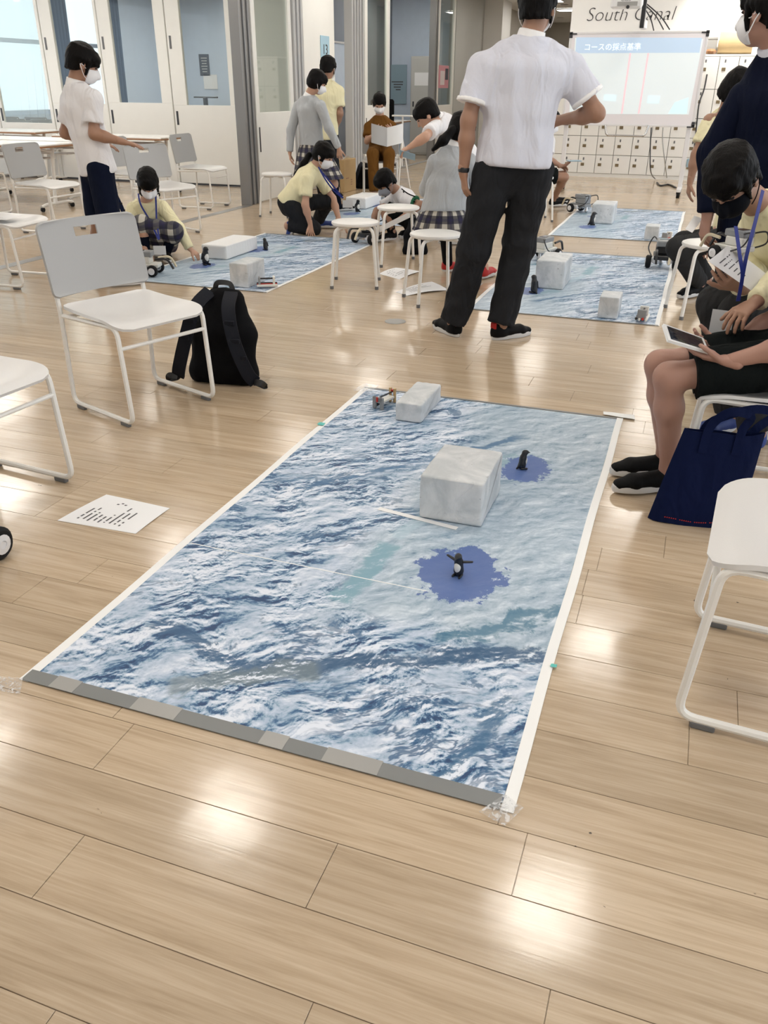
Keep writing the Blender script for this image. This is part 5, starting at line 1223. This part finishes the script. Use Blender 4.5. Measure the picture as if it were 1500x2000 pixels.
    if hair == 'bun':
        z_ = SDF(0.010, 0.01); z_.ell(L(0, -0.10, 0.06), A, (0.045, 0.04, 0.045)); hp.append(z_)
    meshed('hair', hp, base, 'hair', t)
    if mask:
        q = SDF(0.006 if h < 0.0135 else 0.008, 0.012); q.ell(L(0, 0.036, -0.052), A, np.array([0.067, 0.074, 0.062])*hk); q.cap(L(0, 0.095, -0.008), L(0, 0.113, -0.042), 0.014*hk, 0.018*hk); q.plane(L(0, 0.034, 0), -f); q.plane(L(0, 0.09, -0.004), u-f*0.10); q.plane(L(0, 0.03, -0.112), -u); meshed('mask', [q], base, mask, t)
        m = MB()
        for s in (-1, 1):
            for z0 in (-0.022, -0.085): m.tube([q2-base for q2 in smooth_path([L(s*0.064, 0.040, z0), L(s*0.076, 0.016, z0*0.75-0.008), L(s*0.088, -0.012, -0.012 if z0 > -0.05 else -0.036), L(s*0.086, -0.026, -0.014)], 4)], 0.0022*hk, 5)
        obj('mask_strap', m, mask, t, True)
    # upper garment
    if shirt:
        sm_, typ = shirt[:2]; B = bulk
        q = SDF(h, 0.035*k); low = pv-ax*hem*k
        q.flat(low, waist, side, 0.168*k*B, 0.152*k*B, 0.124*k*B, 0.110*k*B); q.flat(waist, chest, side, 0.152*k*B, SW*0.98*B, 0.110*k*B, 0.116*k*B); q.cap(chest, nk-ax*0.02*k, 0.105*k, 0.066*k)
        for s in 'LR': q.cap(nk-ax*0.045*k, j['s'+s], 0.070*k, 0.060*k); q.cap(nk+ax*0.005*k, j['s'+s]*0.45+nk*0.55, 0.050*k, 0.060*k)
        if typ == 'short':
            for s in 'LR': q.frus(j['s'+s]-ax*0.008*k, j['s'+s]+(j['e'+s]-j['s'+s])*0.68, 0.058*k*B, 0.069*k*B, k=0.055*k)
        q.wrinkle(wr, 17, len(label), (1, 1, 0.35)); q.plane(low-ax*0.03*k, -ax); q.plane(nk+ax*0.022*k, ax); ps = [q]
        for s in 'LR':
            z_ = SDF(h, 0.03*k); sh, el, wrj = j['s'+s], j['e'+s], j['w'+s]
            if typ == 'short': z_.frus(sh-ax*0.008*k, sh+(el-sh)*0.68, 0.058*k*B, 0.069*k*B)
            else: z_.cap(sh, el, 0.064*k*B, 0.054*k*B); z_.frus(el, el+(wrj-el)*0.97, 0.054*k*B, 0.042*k*B)
            z_.wrinkle(wr, 28, len(label)+3); ps.append(z_)
        meshed('jacket' if typ == 'jacket' else 'shirt', ps, base, sm_, t)
        if collar:
            q = SDF(0.009, 0.01); q.frus(nk-ax*0.015*k, nk+_n(L(0, -0.02, -0.06)-nk)*0.048*k, 0.072*k, 0.064*k, round0=False); meshed('collar', [q], base, collar, t)
    if legs:
        lm, typ = legs; q = SDF(h, 0.03*k)
        q.flat(pv-ax*0.05*k, pv+ax*0.08*k, side, 0.146*k, 0.138*k, 0.108*k, 0.098*k); q.cap(j['hL']*0.6+j['hR']*0.4-ax*0.05*k, j['hL']*0.4+j['hR']*0.6-ax*0.05*k, 0.080*k); ps = []
        for s in 'LR':
            hp_, kn, an = j['h'+s], j['k'+s], j['a'+s]
            if typ == 'long': q.cap(hp_, kn, 0.096*k*full, 0.078*k*full); q.frus(kn, an+(kn-an)*0.02, 0.078*k*full, 0.070*k*full)
            else: q.frus(hp_, hp_+(kn-hp_)*typ, 0.094*k, 0.090*k)
        q.wrinkle(wr*1.2, 20, len(label)+7, (1, 1, 0.9)); (q.plane(pv+ax*0.05*k, ax) if all((j['k'+s]-pv)@ax < -0.2 for s in 'LR') else None); meshed('trousers' if typ == 'long' else 'shorts', [q], base, lm, t)
    if skirt:
        top, bot, rt, rb, depth = skirt; top, bot = (P(a[0], a[1], D0+a[2]) if not isinstance(a, np.ndarray) else a for a in (top, bot)); m = MB(); n, nv = 72, 8; uvs = []
        dv_ = np.array([-side[1], side[0], 0]); sd_ = _n(side*np.array([1, 1, 0]))
        for i in range(nv+1):
            v = i/nv; c = top+(bot-top)*v; e = v**0.8
            for q in range(n):
                a_ = 2*math.pi*q/n; pl = 1+0.035*v*((q % 4)/2-0.75); R_ = (rt+(rb-rt)*e)*pl; m.v.append(tuple(c+sd_*R_*math.cos(a_)+_n(dv_)*R_*depth*math.sin(a_)-base)); uvs.append((q/n*14, v*np.linalg.norm(bot-top)*11))
        for i in range(nv):
            for q in range(n): m.f.append((i*n+q, i*n+(q+1) % n, (i+1)*n+(q+1) % n, (i+1)*n+q))
        m.f.append(tuple(range(n))); me = m.mesh('skirt'); uv = me.uv_layers.new(name='UVMap')
        for lp in me.loops:
            uv.data[lp.index].uv = uvs[lp.vertex_index] if lp.vertex_index % n or True else (0, 0)
        for pl in me.polygons:
            us = [uv.data[i].uv[0] for i in pl.loop_indices]
            if max(us)-min(us) > 5:
                for i in pl.loop_indices:
                    if uv.data[i].uv[0] < 1: uv.data[i].uv[0] += 14
        link('skirt', me, 'plaid', t, True)
    if sock:
        for s in 'LR':
            q = SDF(h*0.9, 0.01); kn, an = j['k'+s], j['a'+s]; q.frus(an-np.array([0, 0, 0.03]), an+(kn-an)*sock[1], 0.042*k, 0.054*k); meshed('sock', [q], base, sock[0], t)
    if shoes:
        for s in 'LR':
            fd = (feet or {}).get(s); fd = vdir(fd) if fd else (f*np.array([1, 1, 0]) if abs(f[2]) < 0.97 else HD)
            uu = np.array([0, 0, 1.0]) if abs(fd[2]) < 0.5 else -f
            shoe(t, base, j['a'+s], fd, uu, k*0.97, shoes[0], shoes[1], heel)
    t['_j'] = 0; del t['_j']; return t, j, base, L, k
def strap(par, base, pts, w_, mat, name, th=0.002): return obj(name, strap_path(MB(), [np.asarray(q)-base for q in pts], w_, th), mat, par, True)
def PZ(px, D, z):
    a, b_ = P(px, 0, D), P(px, 1500, D)
    lo, hi = 0.0, 1500.0
    for _ in range(40):
        m = (lo+hi)/2
        if P(px, m, D)[2] > z: lo = m
        else: hi = m
    return P(px, lo, D)
def W(*q): return np.array(q, float)
def gnd(px, py, z=0.085): q = G(px, py); return q+np.array([0, 0, z])

# the man in the lilac shirt, seen from behind
aL, aR = gnd(886, 655), gnd(975, 662)
t, j, base, L, k = person('man in a short-sleeved lilac-white shirt and charcoal trousers seen from behind', 4.75, 1.76, (0.30, 0.95, -0.12),
    dict(hd=(1050, 12, 0.02), nk=(1034, 80, 0), pv=(1006, 300, 0), sL=(926, 126, 0), sR=(1128, 122, 0.04), eL=(915, 235, -0.03), wL=(905, 338, -0.02), gL=(912, 405, 0.0), eR=(1166, 222, 0.0), wR=(1092, 235, 0.20),
         hL=(965, 335, 0), hR=(1040, 333, 0.03), kL=(925, 485, 0.03), kR=(1014, 480, 0.06), aL=aL, aR=aR),
    ('shirt_lilac', 'short'), ('charcoal', 'long'), ('shoe_black', 'shoe_sole'), 'skin_tan', 'short', 'mask_white', {'L': {'n': (1, 0.3, 0), 'c': 0.30}}, 0.03, 'collar_white', 0.0105, wr=0.006, feet={'L': (-0.45, 0.9, 0), 'R': (0.86, 0.5, 0)}, heel='shoe_red', bulk=1.16, full=1.12)
q = SDF(0.006, 0.0); d = _n(j['wL']-j['eL']); q.frus(j['wL']-d*0.030, j['wL']-d*0.004, 0.031, 0.030, round0=False); meshed('wrist_watch', [q], base, 'black_plastic', t)
for s in 'LR':
    q = SDF(0.008, 0.0); q.frus(j['s'+s]+(j['e'+s]-j['s'+s])*0.60, j['s'+s]+(j['e'+s]-j['s'+s])*0.69, 0.0875, 0.0875, round0=False); meshed('sleeve_cuff', [q], base, 'collar_white', t)

# standing boy in white polo shirt and navy shorts
t, j, base, L, k = person('boy in white polo shirt and navy knee shorts standing by the tables', 6.1, 1.56, (0.90, 0.42, -0.42),
    dict(hd=(162, 124, 0), nk=(146, 168, -0.02), pv=(186, 312, 0), sR=(186, 188, -0.13), eR=(184, 262, -0.14), wR=(240, 277, -0.12), gR=(282, 287, -0.06), sL=(132, 190, 0.08), eL=(127, 260, 0.10), wL=(195, 284, 0.20), gL=(225, 284, 0.20),
         hR=(196, 332, -0.06), hL=(180, 330, 0.06), kR=(214, 432, -0.08), kL=(190, 424, 0.06), aR=gnd(226, 560), aL=gnd(196, 545)),
    ('shirt_white', 'short'), ('denim', 0.98), ('shoe_black', 'shoe_sole'), 'skin_tan', 'short', 'mask_white', {'R': {'n': (0.1, 0.2, -1), 'c': 0.12, 's': 0.16}, 'L': {'n': (0, 0, -1)}}, 0.07, 'collar_white', 0.0115, low_hair=0)
# crouching girl
t, j, base, L, k = person('crouching girl in pale yellow cardigan and plaid skirt reaching for a toy penguin', 7.22, 1.52, (0.18, -0.72, -0.62),
    dict(hd=(289, 358, 0), nk=(286, 394, 0.07), pv=(302, 462, 0.22), sR=(254, 404, 0.05), sL=(322, 400, 0.06), eL=(349, 446, -0.02), wL=(371, 486, -0.06), gL=(396, 506, -0.06), eR=(250, 448, 0.0), wR=(282, 486, -0.18), gR=(292, 500, -0.2),
         hR=(290, 472, 0.18), hL=(318, 472, 0.18), kR=(276, 436, -0.16), kL=(338, 452, -0.12), aR=gnd(287, 512), aL=gnd(326, 508), t0=np.zeros(3), t1=np.zeros(3)),
    ('shirt_yellow', 'long'), None, ('shoe_black', 'shoe_sole'), 'skin', 'bob', 'mask_white', {'L': {'n': (0.2, 0.2, -1), 'c': 0.4}, 'R': {'n': (0, 0, -1)}}, 0.02, None, 0.0125, sock=('sock_navy', 0.75), feet={'L': (0.3, -1, 0), 'R': (-0.1, -1, 0)}, low_hair=0.01)
q = SDF(0.012, 0.05)
for s in 'LR': q.cap(j['h'+s], j['h'+s]+(j['k'+s]-j['h'+s])*(1.02 if s == 'L' else 0.93), 0.105, 0.082); q.cap(j['k'+s]*0.9+j['a'+s]*0.1, j['k'+s]*0.45+j['a'+s]*0.55+HD*0.10, 0.05, 0.03)
q.cap(j['hL'], j['hR'], 0.13, 0.13); q.cap((j['kL']+j['kR'])/2, (j['hL']+j['hR'])/2+np.array([0, 0, -0.1]), 0.07, 0.09); q.wrinkle(0.004, 24, 4); q.plane((0, 0, 0.03), (0, 0, -1)); sk = meshed('skirt', [q], base, 'plaid', t)
def box_uv(o, sc):
    me = o.data; uv = me.uv_layers.new(name='UVMap'); co = np.empty(len(me.vertices)*3, np.float32); me.vertices.foreach_get('co', co); co = co.reshape(-1, 3); vi = np.empty(len(me.loops), np.int32); me.loops.foreach_get('vertex_index', vi)
    c = co[vi]; U = np.stack([(c@SD)*sc, (c[:, 2]-0.5*(c@HD))*sc], 1); uv.data.foreach_set('uv', U.astype(np.float32).ravel())
box_uv(sk, 9.0)
def lanyard(t, base, pts, card, mat='lanyard_blue', w_=0.014, cw=0.10, ch=0.07, n=None):
    for p_ in pts: strap(t, base, p_, w_, mat, 'lanyard')
    c = np.asarray(card); n = _n(-HD if n is None else n); sx = _n(np.cross((0, 0, 1.0), n)); m = MB(); sz = np.cross(n, sx)
    vs_ = [c-base+sx*a*cw/2+sz*(b_-0.5)*ch+n*e for e in (0, 0.003) for a, b_ in ((-1, -0.5), (1, -0.5), (1, 0.5), (-1, 0.5))]; m.add(vs_, [(3, 2, 1, 0), (4, 5, 6, 7), (0, 1, 5, 4), (1, 2, 6, 5), (2, 3, 7, 6), (3, 0, 4, 7)]); obj('name_card', m, 'card_holder', t)
D_ = 7.22
lanyard(t, base, [[P(270, 378, D_+0.06), P(275, 400, D_-0.03), P(292, 430, D_-0.12), P(310, 468, D_-0.30)], [P(304, 382, D_+0.02), P(305, 405, D_-0.05), P(306, 430, D_-0.13), P(311, 468, D_-0.30)]], P(311, 480, D_-0.31))

# standing girl in grey sweater
t, j, base, L, k = person('girl in grey sweater and plaid skirt standing with dark knee socks', 9.95, 1.53, (0.82, 0.30, -0.42),
    dict(hd=(620, 160, 0), nk=(602, 190, 0), pv=(610, 283, 0), sR=(630, 203, -0.13), eR=(642, 250, -0.14), wR=(662, 290, -0.14), gR=(664, 318, -0.12), sL=(578, 205, 0.10), eL=(568, 255, 0.06), wL=(566, 298, 0.02), gL=(568, 320, 0.0),
         hR=(622, 292, -0.07), hL=(600, 292, 0.08), kR=(652, 358, -0.09), kL=(628, 356, 0.08), aR=gnd(662, 413), aL=gnd(640, 408)),
    ('sweater_grey', 'long'), None, ('shoe_black', 'shoe_sole'), 'skin', 'bob', 'mask_white', {'R': {'n': (0, 1, 0)}}, 0.04, 'collar_white', 0.0135, sock=('sock_navy', 0.92), skirt=((610, 282, 0), (622, 347, 0), 0.145, 0.31, 0.75), low_hair=-0.03)
# boy in yellow shirt behind her
person('boy in pale yellow shirt standing behind the girl in the grey sweater', 10.7, 1.66, (0.35, 0.92, -0.2),
    dict(hd=(641, 132, 0), nk=(637, 160, 0), pv=(634, 262, 0), sL=(604, 178, 0), sR=(666, 176, 0), eL=(598, 222, 0.02), wL=(606, 256, 0.08), eR=(664, 222, -0.04), wR=(655, 254, 0.08),
         hL=(622, 268, 0), hR=(646, 268, 0), kL=(624, 330, 0), kR=(650, 330, 0), aL=gnd(632, 394), aR=gnd(655, 390)),
    ('shirt_yellow', 'short'), ('charcoal', 'long'), ('shoe_black', 'shoe_sole'), 'skin_tan', 'short', 'mask_white', None, 0.03, 'shirt_yellow', 0.015)
# kneeling girl in yellow shirt
t, j, base, L, k = person('kneeling girl in yellow shirt and charcoal trousers with hands on the mat', 8.62, 1.56, (0.86, -0.18, -0.50),
    dict(hd=(632, 303, 0), nk=(612, 330, 0.02), pv=(566, 392, 0.02), sR=(602, 348, -0.13), eR=(596, 400, -0.17), wR=(606, 438, -0.16), gR=(608, 462, -0.17), sL=(628, 342, 0.14), eL=(650, 388, 0.14), wL=(663, 432, 0.02), gL=(686, 456, -0.02),
         hR=(566, 402, -0.06), hL=(572, 400, 0.10), kR=(612, 446, -0.06), kL=(640, 392, 0.16), aR=P(562, 440, 8.58), aL=gnd(622, 446), t0=(604, 303, 0.05), t1=(592, 322, 0.04), t2=(578, 338, 0.02)),
    ('shirt_yellow', 'short'), ('charcoal', 'long'), ('shoe_blue', 'shoe_sole'), 'skin', 'tail', 'mask_white', {'R': {'n': (0.2, -0.3, -0.4), 'c': 0.12, 's': 0.22}, 'L': {'n': (-0.5, 0, -1), 'c': 0.2, 's': 0.16}}, 0.02, 'shirt_yellow', 0.013, feet={'R': (-0.35, 0.1, -0.95), 'L': (1, 0.1, 0)})
D_ = 8.62
lanyard(t, base, [[P(622, 326, D_-0.09), P(634, 348, D_-0.12), P(650, 370, D_-0.05), P(668, 386, D_+0.02)], [P(618, 322, D_+0.05), P(640, 350, D_-0.02), P(670, 387, D_+0.02)]], P(679, 391, D_+0.02))
# seated woman in brown
t, j, base, L, k = person('woman in brown top and trousers seated reading an open booklet', 12.0, 1.62, (0.05, -0.86, -0.50),
    dict(hd=(741, 202, 0), nk=(742, 228, 0.04), pv=PZ(743, 12.05, 0.575), sR=(716, 246, 0.02), sL=(769, 244, 0.02), eR=(717, 276, -0.08), wR=(735, 260, -0.26), eL=(774, 272, -0.08), wL=(764, 258, -0.28), hR=PZ(732, 11.98, 0.545), hL=PZ(754, 11.98, 0.545), kR=PZ(728, 11.58, 0.535), kL=PZ(760, 11.58, 0.535), aR=PZ(731, 11.50, 0.085), aL=PZ(757, 11.50, 0.085)),
    ('brown_cloth', 'short'), ('brown_cloth', 'long'), ('shoe_black', 'shoe_sole'), 'skin', 'bun', 'mask_white', {'R': {'n': (0.6, 0.6, 0.3), 'c': 0.6}, 'L': {'n': (-0.6, 0.6, 0.3), 'c': 0.6}}, 0.03, None, 0.0155)
pb = P(756, 256, 11.60)
t = thing('booklet', 'open white booklet held by the seated woman in brown', 'booklet', pb)
for s in (-1, 1): obj('page', MB().sheet(8, 3, lambda u, v, s=s: tuple(SD*(s*0.20*u)+np.array([0, 0, 0.04-0.22*v+0.05*u])+HD*(-0.05*math.sin(2.2*u)-0.06*v)), 0.002), 'paper' if s > 0 else 'paper_grey', t, True)
# boy in white polo leaning forward
t, j, base, L, k = person('boy in white polo shirt leaning forward with a blue folder', 7.7, 1.60, (-0.82, 0.05, -0.62),
    dict(hd=(833, 224, 0), nk=(858, 232, 0.04), pv=(905, 300, 0.14), sL=(846, 240, -0.10), eL=(830, 268, -0.30), wL=(802, 286, -0.28), gL=(786, 294, -0.26), sR=(868, 232, 0.20), eR=(872, 290, 0.24), wR=(850, 320, 0.22), hL=(900, 306, 0.06), hR=(908, 304, 0.22), kL=(893, 385, 0.05), kR=(900, 380, 0.25), aL=gnd(900, 478), aR=gnd(910, 470)),
    ('shirt_white', 'short'), ('charcoal', 'long'), ('shoe_black', 'shoe_sole'), 'skin', 'short', None, {'L': {'n': (0.1, 0.3, -0.8), 'c': 0.5}}, 0.03, 'collar_white', 0.0135)
q = P(793, 298, 7.40); t = thing('folder', 'pale blue folder in the hand of the leaning boy', 'folder', q); obj('cover', MB().sheet(5, 4, lambda u, v: tuple(SD*(0.13*(u-0.4))+HD*(0.02*u+0.05*v)+np.array([0, 0, -0.035*u-0.05*v+0.02])), 0.004), 'folder_blue', t)
# crouched boy with striped sleeve
t, j, base, L, k = person('crouched boy in white shirt with black sleeve stripes and green cuff', 8.35, 1.50, (-0.62, -0.36, -0.66),
    dict(hd=(752, 356, -0.02), nk=(776, 374, 0.04), pv=(826, 428, 0.12), sL=(790, 386, -0.10), eL=(822, 400, -0.18), wL=(780, 428, -0.28), gL=(765, 436, -0.3), sR=(766, 384, 0.18), eR=(736, 412, 0.10), wR=(727, 440, 0.0), gR=(716, 454, -0.04), hL=(816, 436, 0.02), hR=(820, 434, 0.20), kL=(750, 408, -0.10), kR=(778, 410, 0.16), aL=gnd(766, 470), aR=gnd(800, 462)),
    ('shirt_white', 'short'), ('shorts_black', 0.92), ('shoe_black', 'shoe_sole'), 'skin_tan', 'short', 'mask_grey', {'R': {'n': (0.4, -0.2, -0.7), 'c': 0.5}, 'L': {'n': (0.2, 0, -1), 'c': 0.5}}, 0.02, None, 0.0135, sock=('black_cloth', 0.35), feet={'L': (-0.7, -0.6, 0), 'R': (-0.5, -0.8, 0)})
for i in range(3):
    m = MB(); a_ = j['nk']*0.5+j['sL']*0.5; pts = [a_+SD*(0.015*i)+np.array([0, 0, 0.062-0.022*i])-HD*(0.045+0.02*i), j['sL']+np.array([0, 0, 0.052-0.024*i])-HD*(0.045+0.012*i)+SD*0.02, j['sL']+(j['eL']-j['sL'])*0.62+np.array([0, 0, 0.055-0.022*i])-HD*(0.036+0.014*i)]
    strap(t, base, pts, 0.010, 'black_cloth', 'sleeve_stripe', 0.003)
q = SDF(0.008, 0.0); a_, c_ = j['sL'], j['eL']; q.frus(a_+(c_-a_)*0.56, a_+(c_-a_)*0.70, 0.063, 0.063, round0=False); meshed('sleeve_cuff', [q], base, 'green_cloth' if 'green_cloth' in MATS else (plain('green_cloth', (0.01, 0.12, 0.05), 0.8) and 'green_cloth'), t)
q = P(771, 434, 8.0); t = thing('clipboard', 'grey board held slanted by the crouched boy', 'board', q); obj('panel', MB().sheet(6, 4, lambda u, v: tuple(SD*(0.28*(u-0.5))+HD*(0.02*u)+np.array([0, 0, 0.13*(u-0.5)+0.05*(v-0.5)])), 0.006), 'seat_grey', t)
# girl on the stool, back view
t, j, base, L, k = person('girl in grey sweater with a long ponytail seated on a round stool', 6.16, 1.56, (0.45, 0.80, -0.35),
    dict(hd=(903, 256, 0.06), nk=(886, 290, 0.02), pv=(866, 415, 0.0), sL=(846, 314, 0.0), sR=(922, 312, 0.04), eL=(834, 370, 0.10), wL=(868, 392, 0.34), eR=(936, 372, 0.10), wR=(918, 372, 0.36), hL=(846, 425, 0.02), hR=(888, 425, 0.02), kL=(868, 425, 0.42), kR=(924, 428, 0.40), aL=gnd(874, 532), aR=gnd(944, 545),
         t0=(884, 254, -0.05), t1=(866, 274, -0.08), t2=(846, 292, -0.08)),
    ('sweater_grey', 'long'), None, ('shoe_red', 'shoe_sole'), 'skin', 'tail', 'mask_white', None, 0.0, 'collar_white', 0.0120, sock=('black_cloth', 0.9), skirt=((866, 408, 0), (864, 448, 0.03), 0.150, 0.215, 0.95), feet={'L': (0.9, 0.3, 0), 'R': (0.5, 0.8, 0)}, bulk=1.05)
# student behind the man, only knee and hand peeping out
t, j, base, L, k = person('seated student in shorts holding a small tablet behind the man in lilac', 10.55, 1.55, (0.8, 0.3, -0.5),
    dict(hd=(1078, 238, 0), nk=(1066, 262, 0), pv=(1050, 338, 0), sL=(1050, 272, 0.12), sR=(1076, 272, -0.1), eL=(1060, 305, 0.15), wL=(1092, 322, 0.1), eR=(1072, 312, -0.14), wR=(1096, 324, -0.10), gR=(1110, 322, -0.08), hL=(1050, 342, 0.1), hR=(1048, 342, -0.08), kL=(1100, 342, 0.12), kR=(1103, 346, -0.08), aL=gnd(1084, 398), aR=gnd(1079, 404)),
    ('shirt_white', 'short'), ('shorts_black', 0.72), ('shoe_black', 'shoe_sole'), 'skin_tan', 'short', 'mask_white', {'R': {'n': (0, 0.3, 1), 'c': 0.5}}, 0.02, None, 0.0150)
q = P(1121, 314, 10.45); tag(obj('small_tablet', MB().box(q, (0.16, 0.11, 0.010), 0.4, 0.003), 'folder_blue'), 'small pale tablet in the hand behind the man in lilac', 'tablet')
# man in navy suit
t, j, base, L, k = person('man in navy suit jacket and grey trousers standing by the masked boy', 3.62, 1.74, (-0.55, 0.82, -0.06),
    dict(hd=(1500, 20, 0), nk=(1522, 104, 0.0), pv=(1492, 425, 0.02), sL=(1446, 192, 0.06), eL=(1392, 300, 0.10), wL=(1382, 420, 0.06), gL=(1374, 468, 0.06), sR=(1590, 170, -0.10), eR=(1610, 300, -0.1), wR=(1585, 420, -0.05), hL=(1452, 435, 0.06), hR=(1530, 440, -0.04), kL=(1422, 625, 0.06), kR=(1535, 640, 0.02), aL=gnd(1432, 792), aR=gnd(1540, 800)),
    ('suit_navy', 'jacket'), ('grey_trousers', 'long'), ('shoe_black', 'black_plastic'), 'skin_rosy', 'short', 'mask_white', {'L': {'n': (1, 0.2, 0), 'c': 0.5}}, 0.10, 'shirt_lilac', 0.0115, bulk=1.08, wr=0.004)
paper('white handout in the hand of the man in the navy suit', [P(1338, 448, 3.70), P(1356, 422, 3.78), P(1372, 428, 3.76), P(1352, 455, 3.68)], 0.003, 0)
# yellow-shirted student bending
person('student in yellow polo bending over behind the man in the navy suit', 6.4, 1.60, (0.35, -0.62, -0.62),
    dict(hd=(1440, 172, -0.04), nk=(1420, 216, 0.05), pv=(1440, 320, 0.25), sR=(1378, 232, 0), eR=(1360, 302, -0.02), wR=(1348, 355, -0.04), gR=(1343, 384, -0.04), sL=(1462, 232, 0.02), eL=(1475, 300, 0), wL=(1470, 350, -0.1), hR=(1425, 325, 0.25), hL=(1456, 325, 0.25), kR=(1425, 420, 0.2), kL=(1456, 420, 0.2), aR=gnd(1425, 548), aL=gnd(1458, 550)),
    ('shirt_yellow', 'short'), ('charcoal', 'long'), ('shoe_black', 'shoe_sole'), 'skin_tan', 'bob', None, {'R': {'n': (1, 0, 0)}}, 0.03, None, 0.0135)
# student on the stool, knees visible
person('student in grey trousers on a stool with hands resting on the knees', 5.95, 1.60, (-0.7, -0.4, -0.5),
    dict(hd=(1462, 262, 0), nk=(1462, 306, 0.02), pv=(1432, 452, 0.05), sR=(1432, 325, 0.12), sL=(1480, 328, -0.06), eR=(1430, 400, 0.12), wR=(1392, 462, 0.06), gR=(1368, 474, 0.02), eL=(1468, 405, -0.10), wL=(1405, 478, -0.10), gL=(1376, 488, -0.12), hR=(1425, 462, 0.12), hL=(1428, 466, -0.06), kR=(1334, 474, 0.16), kL=(1324, 484, -0.08), aR=gnd(1376, 568), aL=gnd(1362, 578)),
    ('shirt_yellow', 'short'), ('grey_trousers', 'long'), ('shoe_black', 'shoe_sole'), 'skin_rosy', 'short', 'mask_white', {'R': {'n': (0, 0, -1), 'c': 0.7}, 'L': {'n': (0, 0, -1), 'c': 0.7}}, 0.02, None, 0.0125, feet={'L': (-0.8, -0.5, 0), 'R': (-0.8, -0.5, 0)})
# masked boy bending over
t, j, base, L, k = person('boy in yellow shirt with black mask and blue lanyard bending forward', 3.12, 1.62, (-0.42, -0.55, -0.72),
    dict(hd=(1428, 352, 0), nk=(1492, 408, 0.10), pv=W(0.55, 3.74, 0.575), sR=(1462, 440, 0.22), sL=W(0.41, 3.43, 0.92), eR=(1470, 530, 0.18), wR=(1446, 560, -0.10), gR=(1412, 540, -0.16), eL=W(0.375, 3.32, 0.79), wL=(1476, 590, -0.32), gL=(1420, 630, -0.38),
         hR=W(0.47, 3.80, 0.55), hL=W(0.51, 3.62, 0.55), kR=W(0.14, 3.62, 0.545), kL=W(0.22, 3.46, 0.545), aR=gnd(1420, 842), aL=gnd(1468, 882)),
    ('shirt_yellow', 'long'), ('grey_trousers', 'long'), ('shoe_blue', 'shoe_sole'), 'skin_tan', 'short', 'mask_black', {'R': {'n': (0.3, 0.9, 0.3), 'c': 0.65}, 'L': {'n': (0.15, 0.1, -1), 'c': 0.45}}, 0.02, 'shirt_yellow', 0.0105, feet={'L': (-0.8, -0.5, 0), 'R': (-0.8, -0.5, 0)}, tilt=0.15)
D_ = 3.12
lanyard(t, base, [[P(1490, 372, D_-0.02), P(1476, 430, D_-0.20), P(1458, 500, D_-0.30), P(1442, 588, D_-0.29)], [P(1437, 442, D_-0.18), P(1445, 500, D_-0.30), P(1450, 540, D_-0.31), P(1441, 588, D_-0.29)]], P(1414, 606, D_-0.2), w_=0.012, cw=0.075, ch=0.10, n=_n(-HD*0.8-SD*0.5))
paper('printed handout held by the boy with the black mask', [P(1383, 510, 2.88), P(1420, 480, 2.96), P(1496, 534, 2.99), P(1468, 568, 2.90)], 0.010, 6, z=0.0)
rb = P(1436, 474, 2.985); robot('half-built toy robot with cream arms held above the printed handout', rb[0], rb[1], 2.4, 0.80, 'light_plastic', True, rb[2]-0.06)
# tablet user
t, j, base, L, k = person('student in purple shirt and black shorts seated with a tablet', 2.74, 1.58, (-0.85, 0.0, -0.55),
    dict(hd=W(0.40, 2.995, 1.16), nk=W(0.465, 2.995, 1.00), pv=W(0.43, 2.995, 0.575), sL=W(0.45, 2.82, 0.94), sR=W(0.45, 3.16, 0.94), eL=W(0.375, 2.81, 0.615), wL=(1422, 706, -0.15), gL=(1352, 694, -0.10), eR=W(0.34, 3.12, 0.635), wR=(1414, 682, 0.05), gR=(1352, 664, 0.02),
         hL=W(0.40, 2.915, 0.532), hR=W(0.40, 3.085, 0.532), kL=(1306, 736, -0.06), kR=(1288, 712, 0.08), aL=gnd(1300, 958), aR=gnd(1294, 928)),
    ('purple_cloth', 'short'), ('shorts_black', 0.80), ('shoe_black', 'shoe_sole'), 'skin_rosy', 'short', 'mask_white', {'L': {'n': (-0.1, 0.45, 0.85), 'c': 0.22}, 'R': {'n': (-0.1, -0.35, 0.9), 'c': 0.22}}, 0.04, None, 0.0105, feet={'L': (-1, -0.12, 0), 'R': (-1, -0.05, 0)})
c4 = [P(1294, 634, 2.66), P(1304, 666, 2.56), P(1384, 690, 2.60), P(1372, 662, 2.72)]
tb_b = c4[0]; t = thing('tablet', 'white tablet with dark screen held over black shorts', 'tablet', tb_b); c4 = [q-tb_b for q in c4]; nn = _n(np.cross(c4[1]-c4[0], c4[3]-c4[0])); nn = nn if nn[2] > 0 else -nn
bil = lambda u, v: (1-u)*(1-v)*c4[0]+u*(1-v)*c4[1]+u*v*c4[2]+(1-u)*v*c4[3]
obj('case', MB().sheet(4, 4, lambda u, v: bil(u, v), 0.009), 'tablet_white', t); obj('screen', MB().sheet(4, 4, lambda u, v: bil(0.10+0.80*u, 0.07+0.86*v)+nn*0.0052, 0.001), 'screen_dark', t)
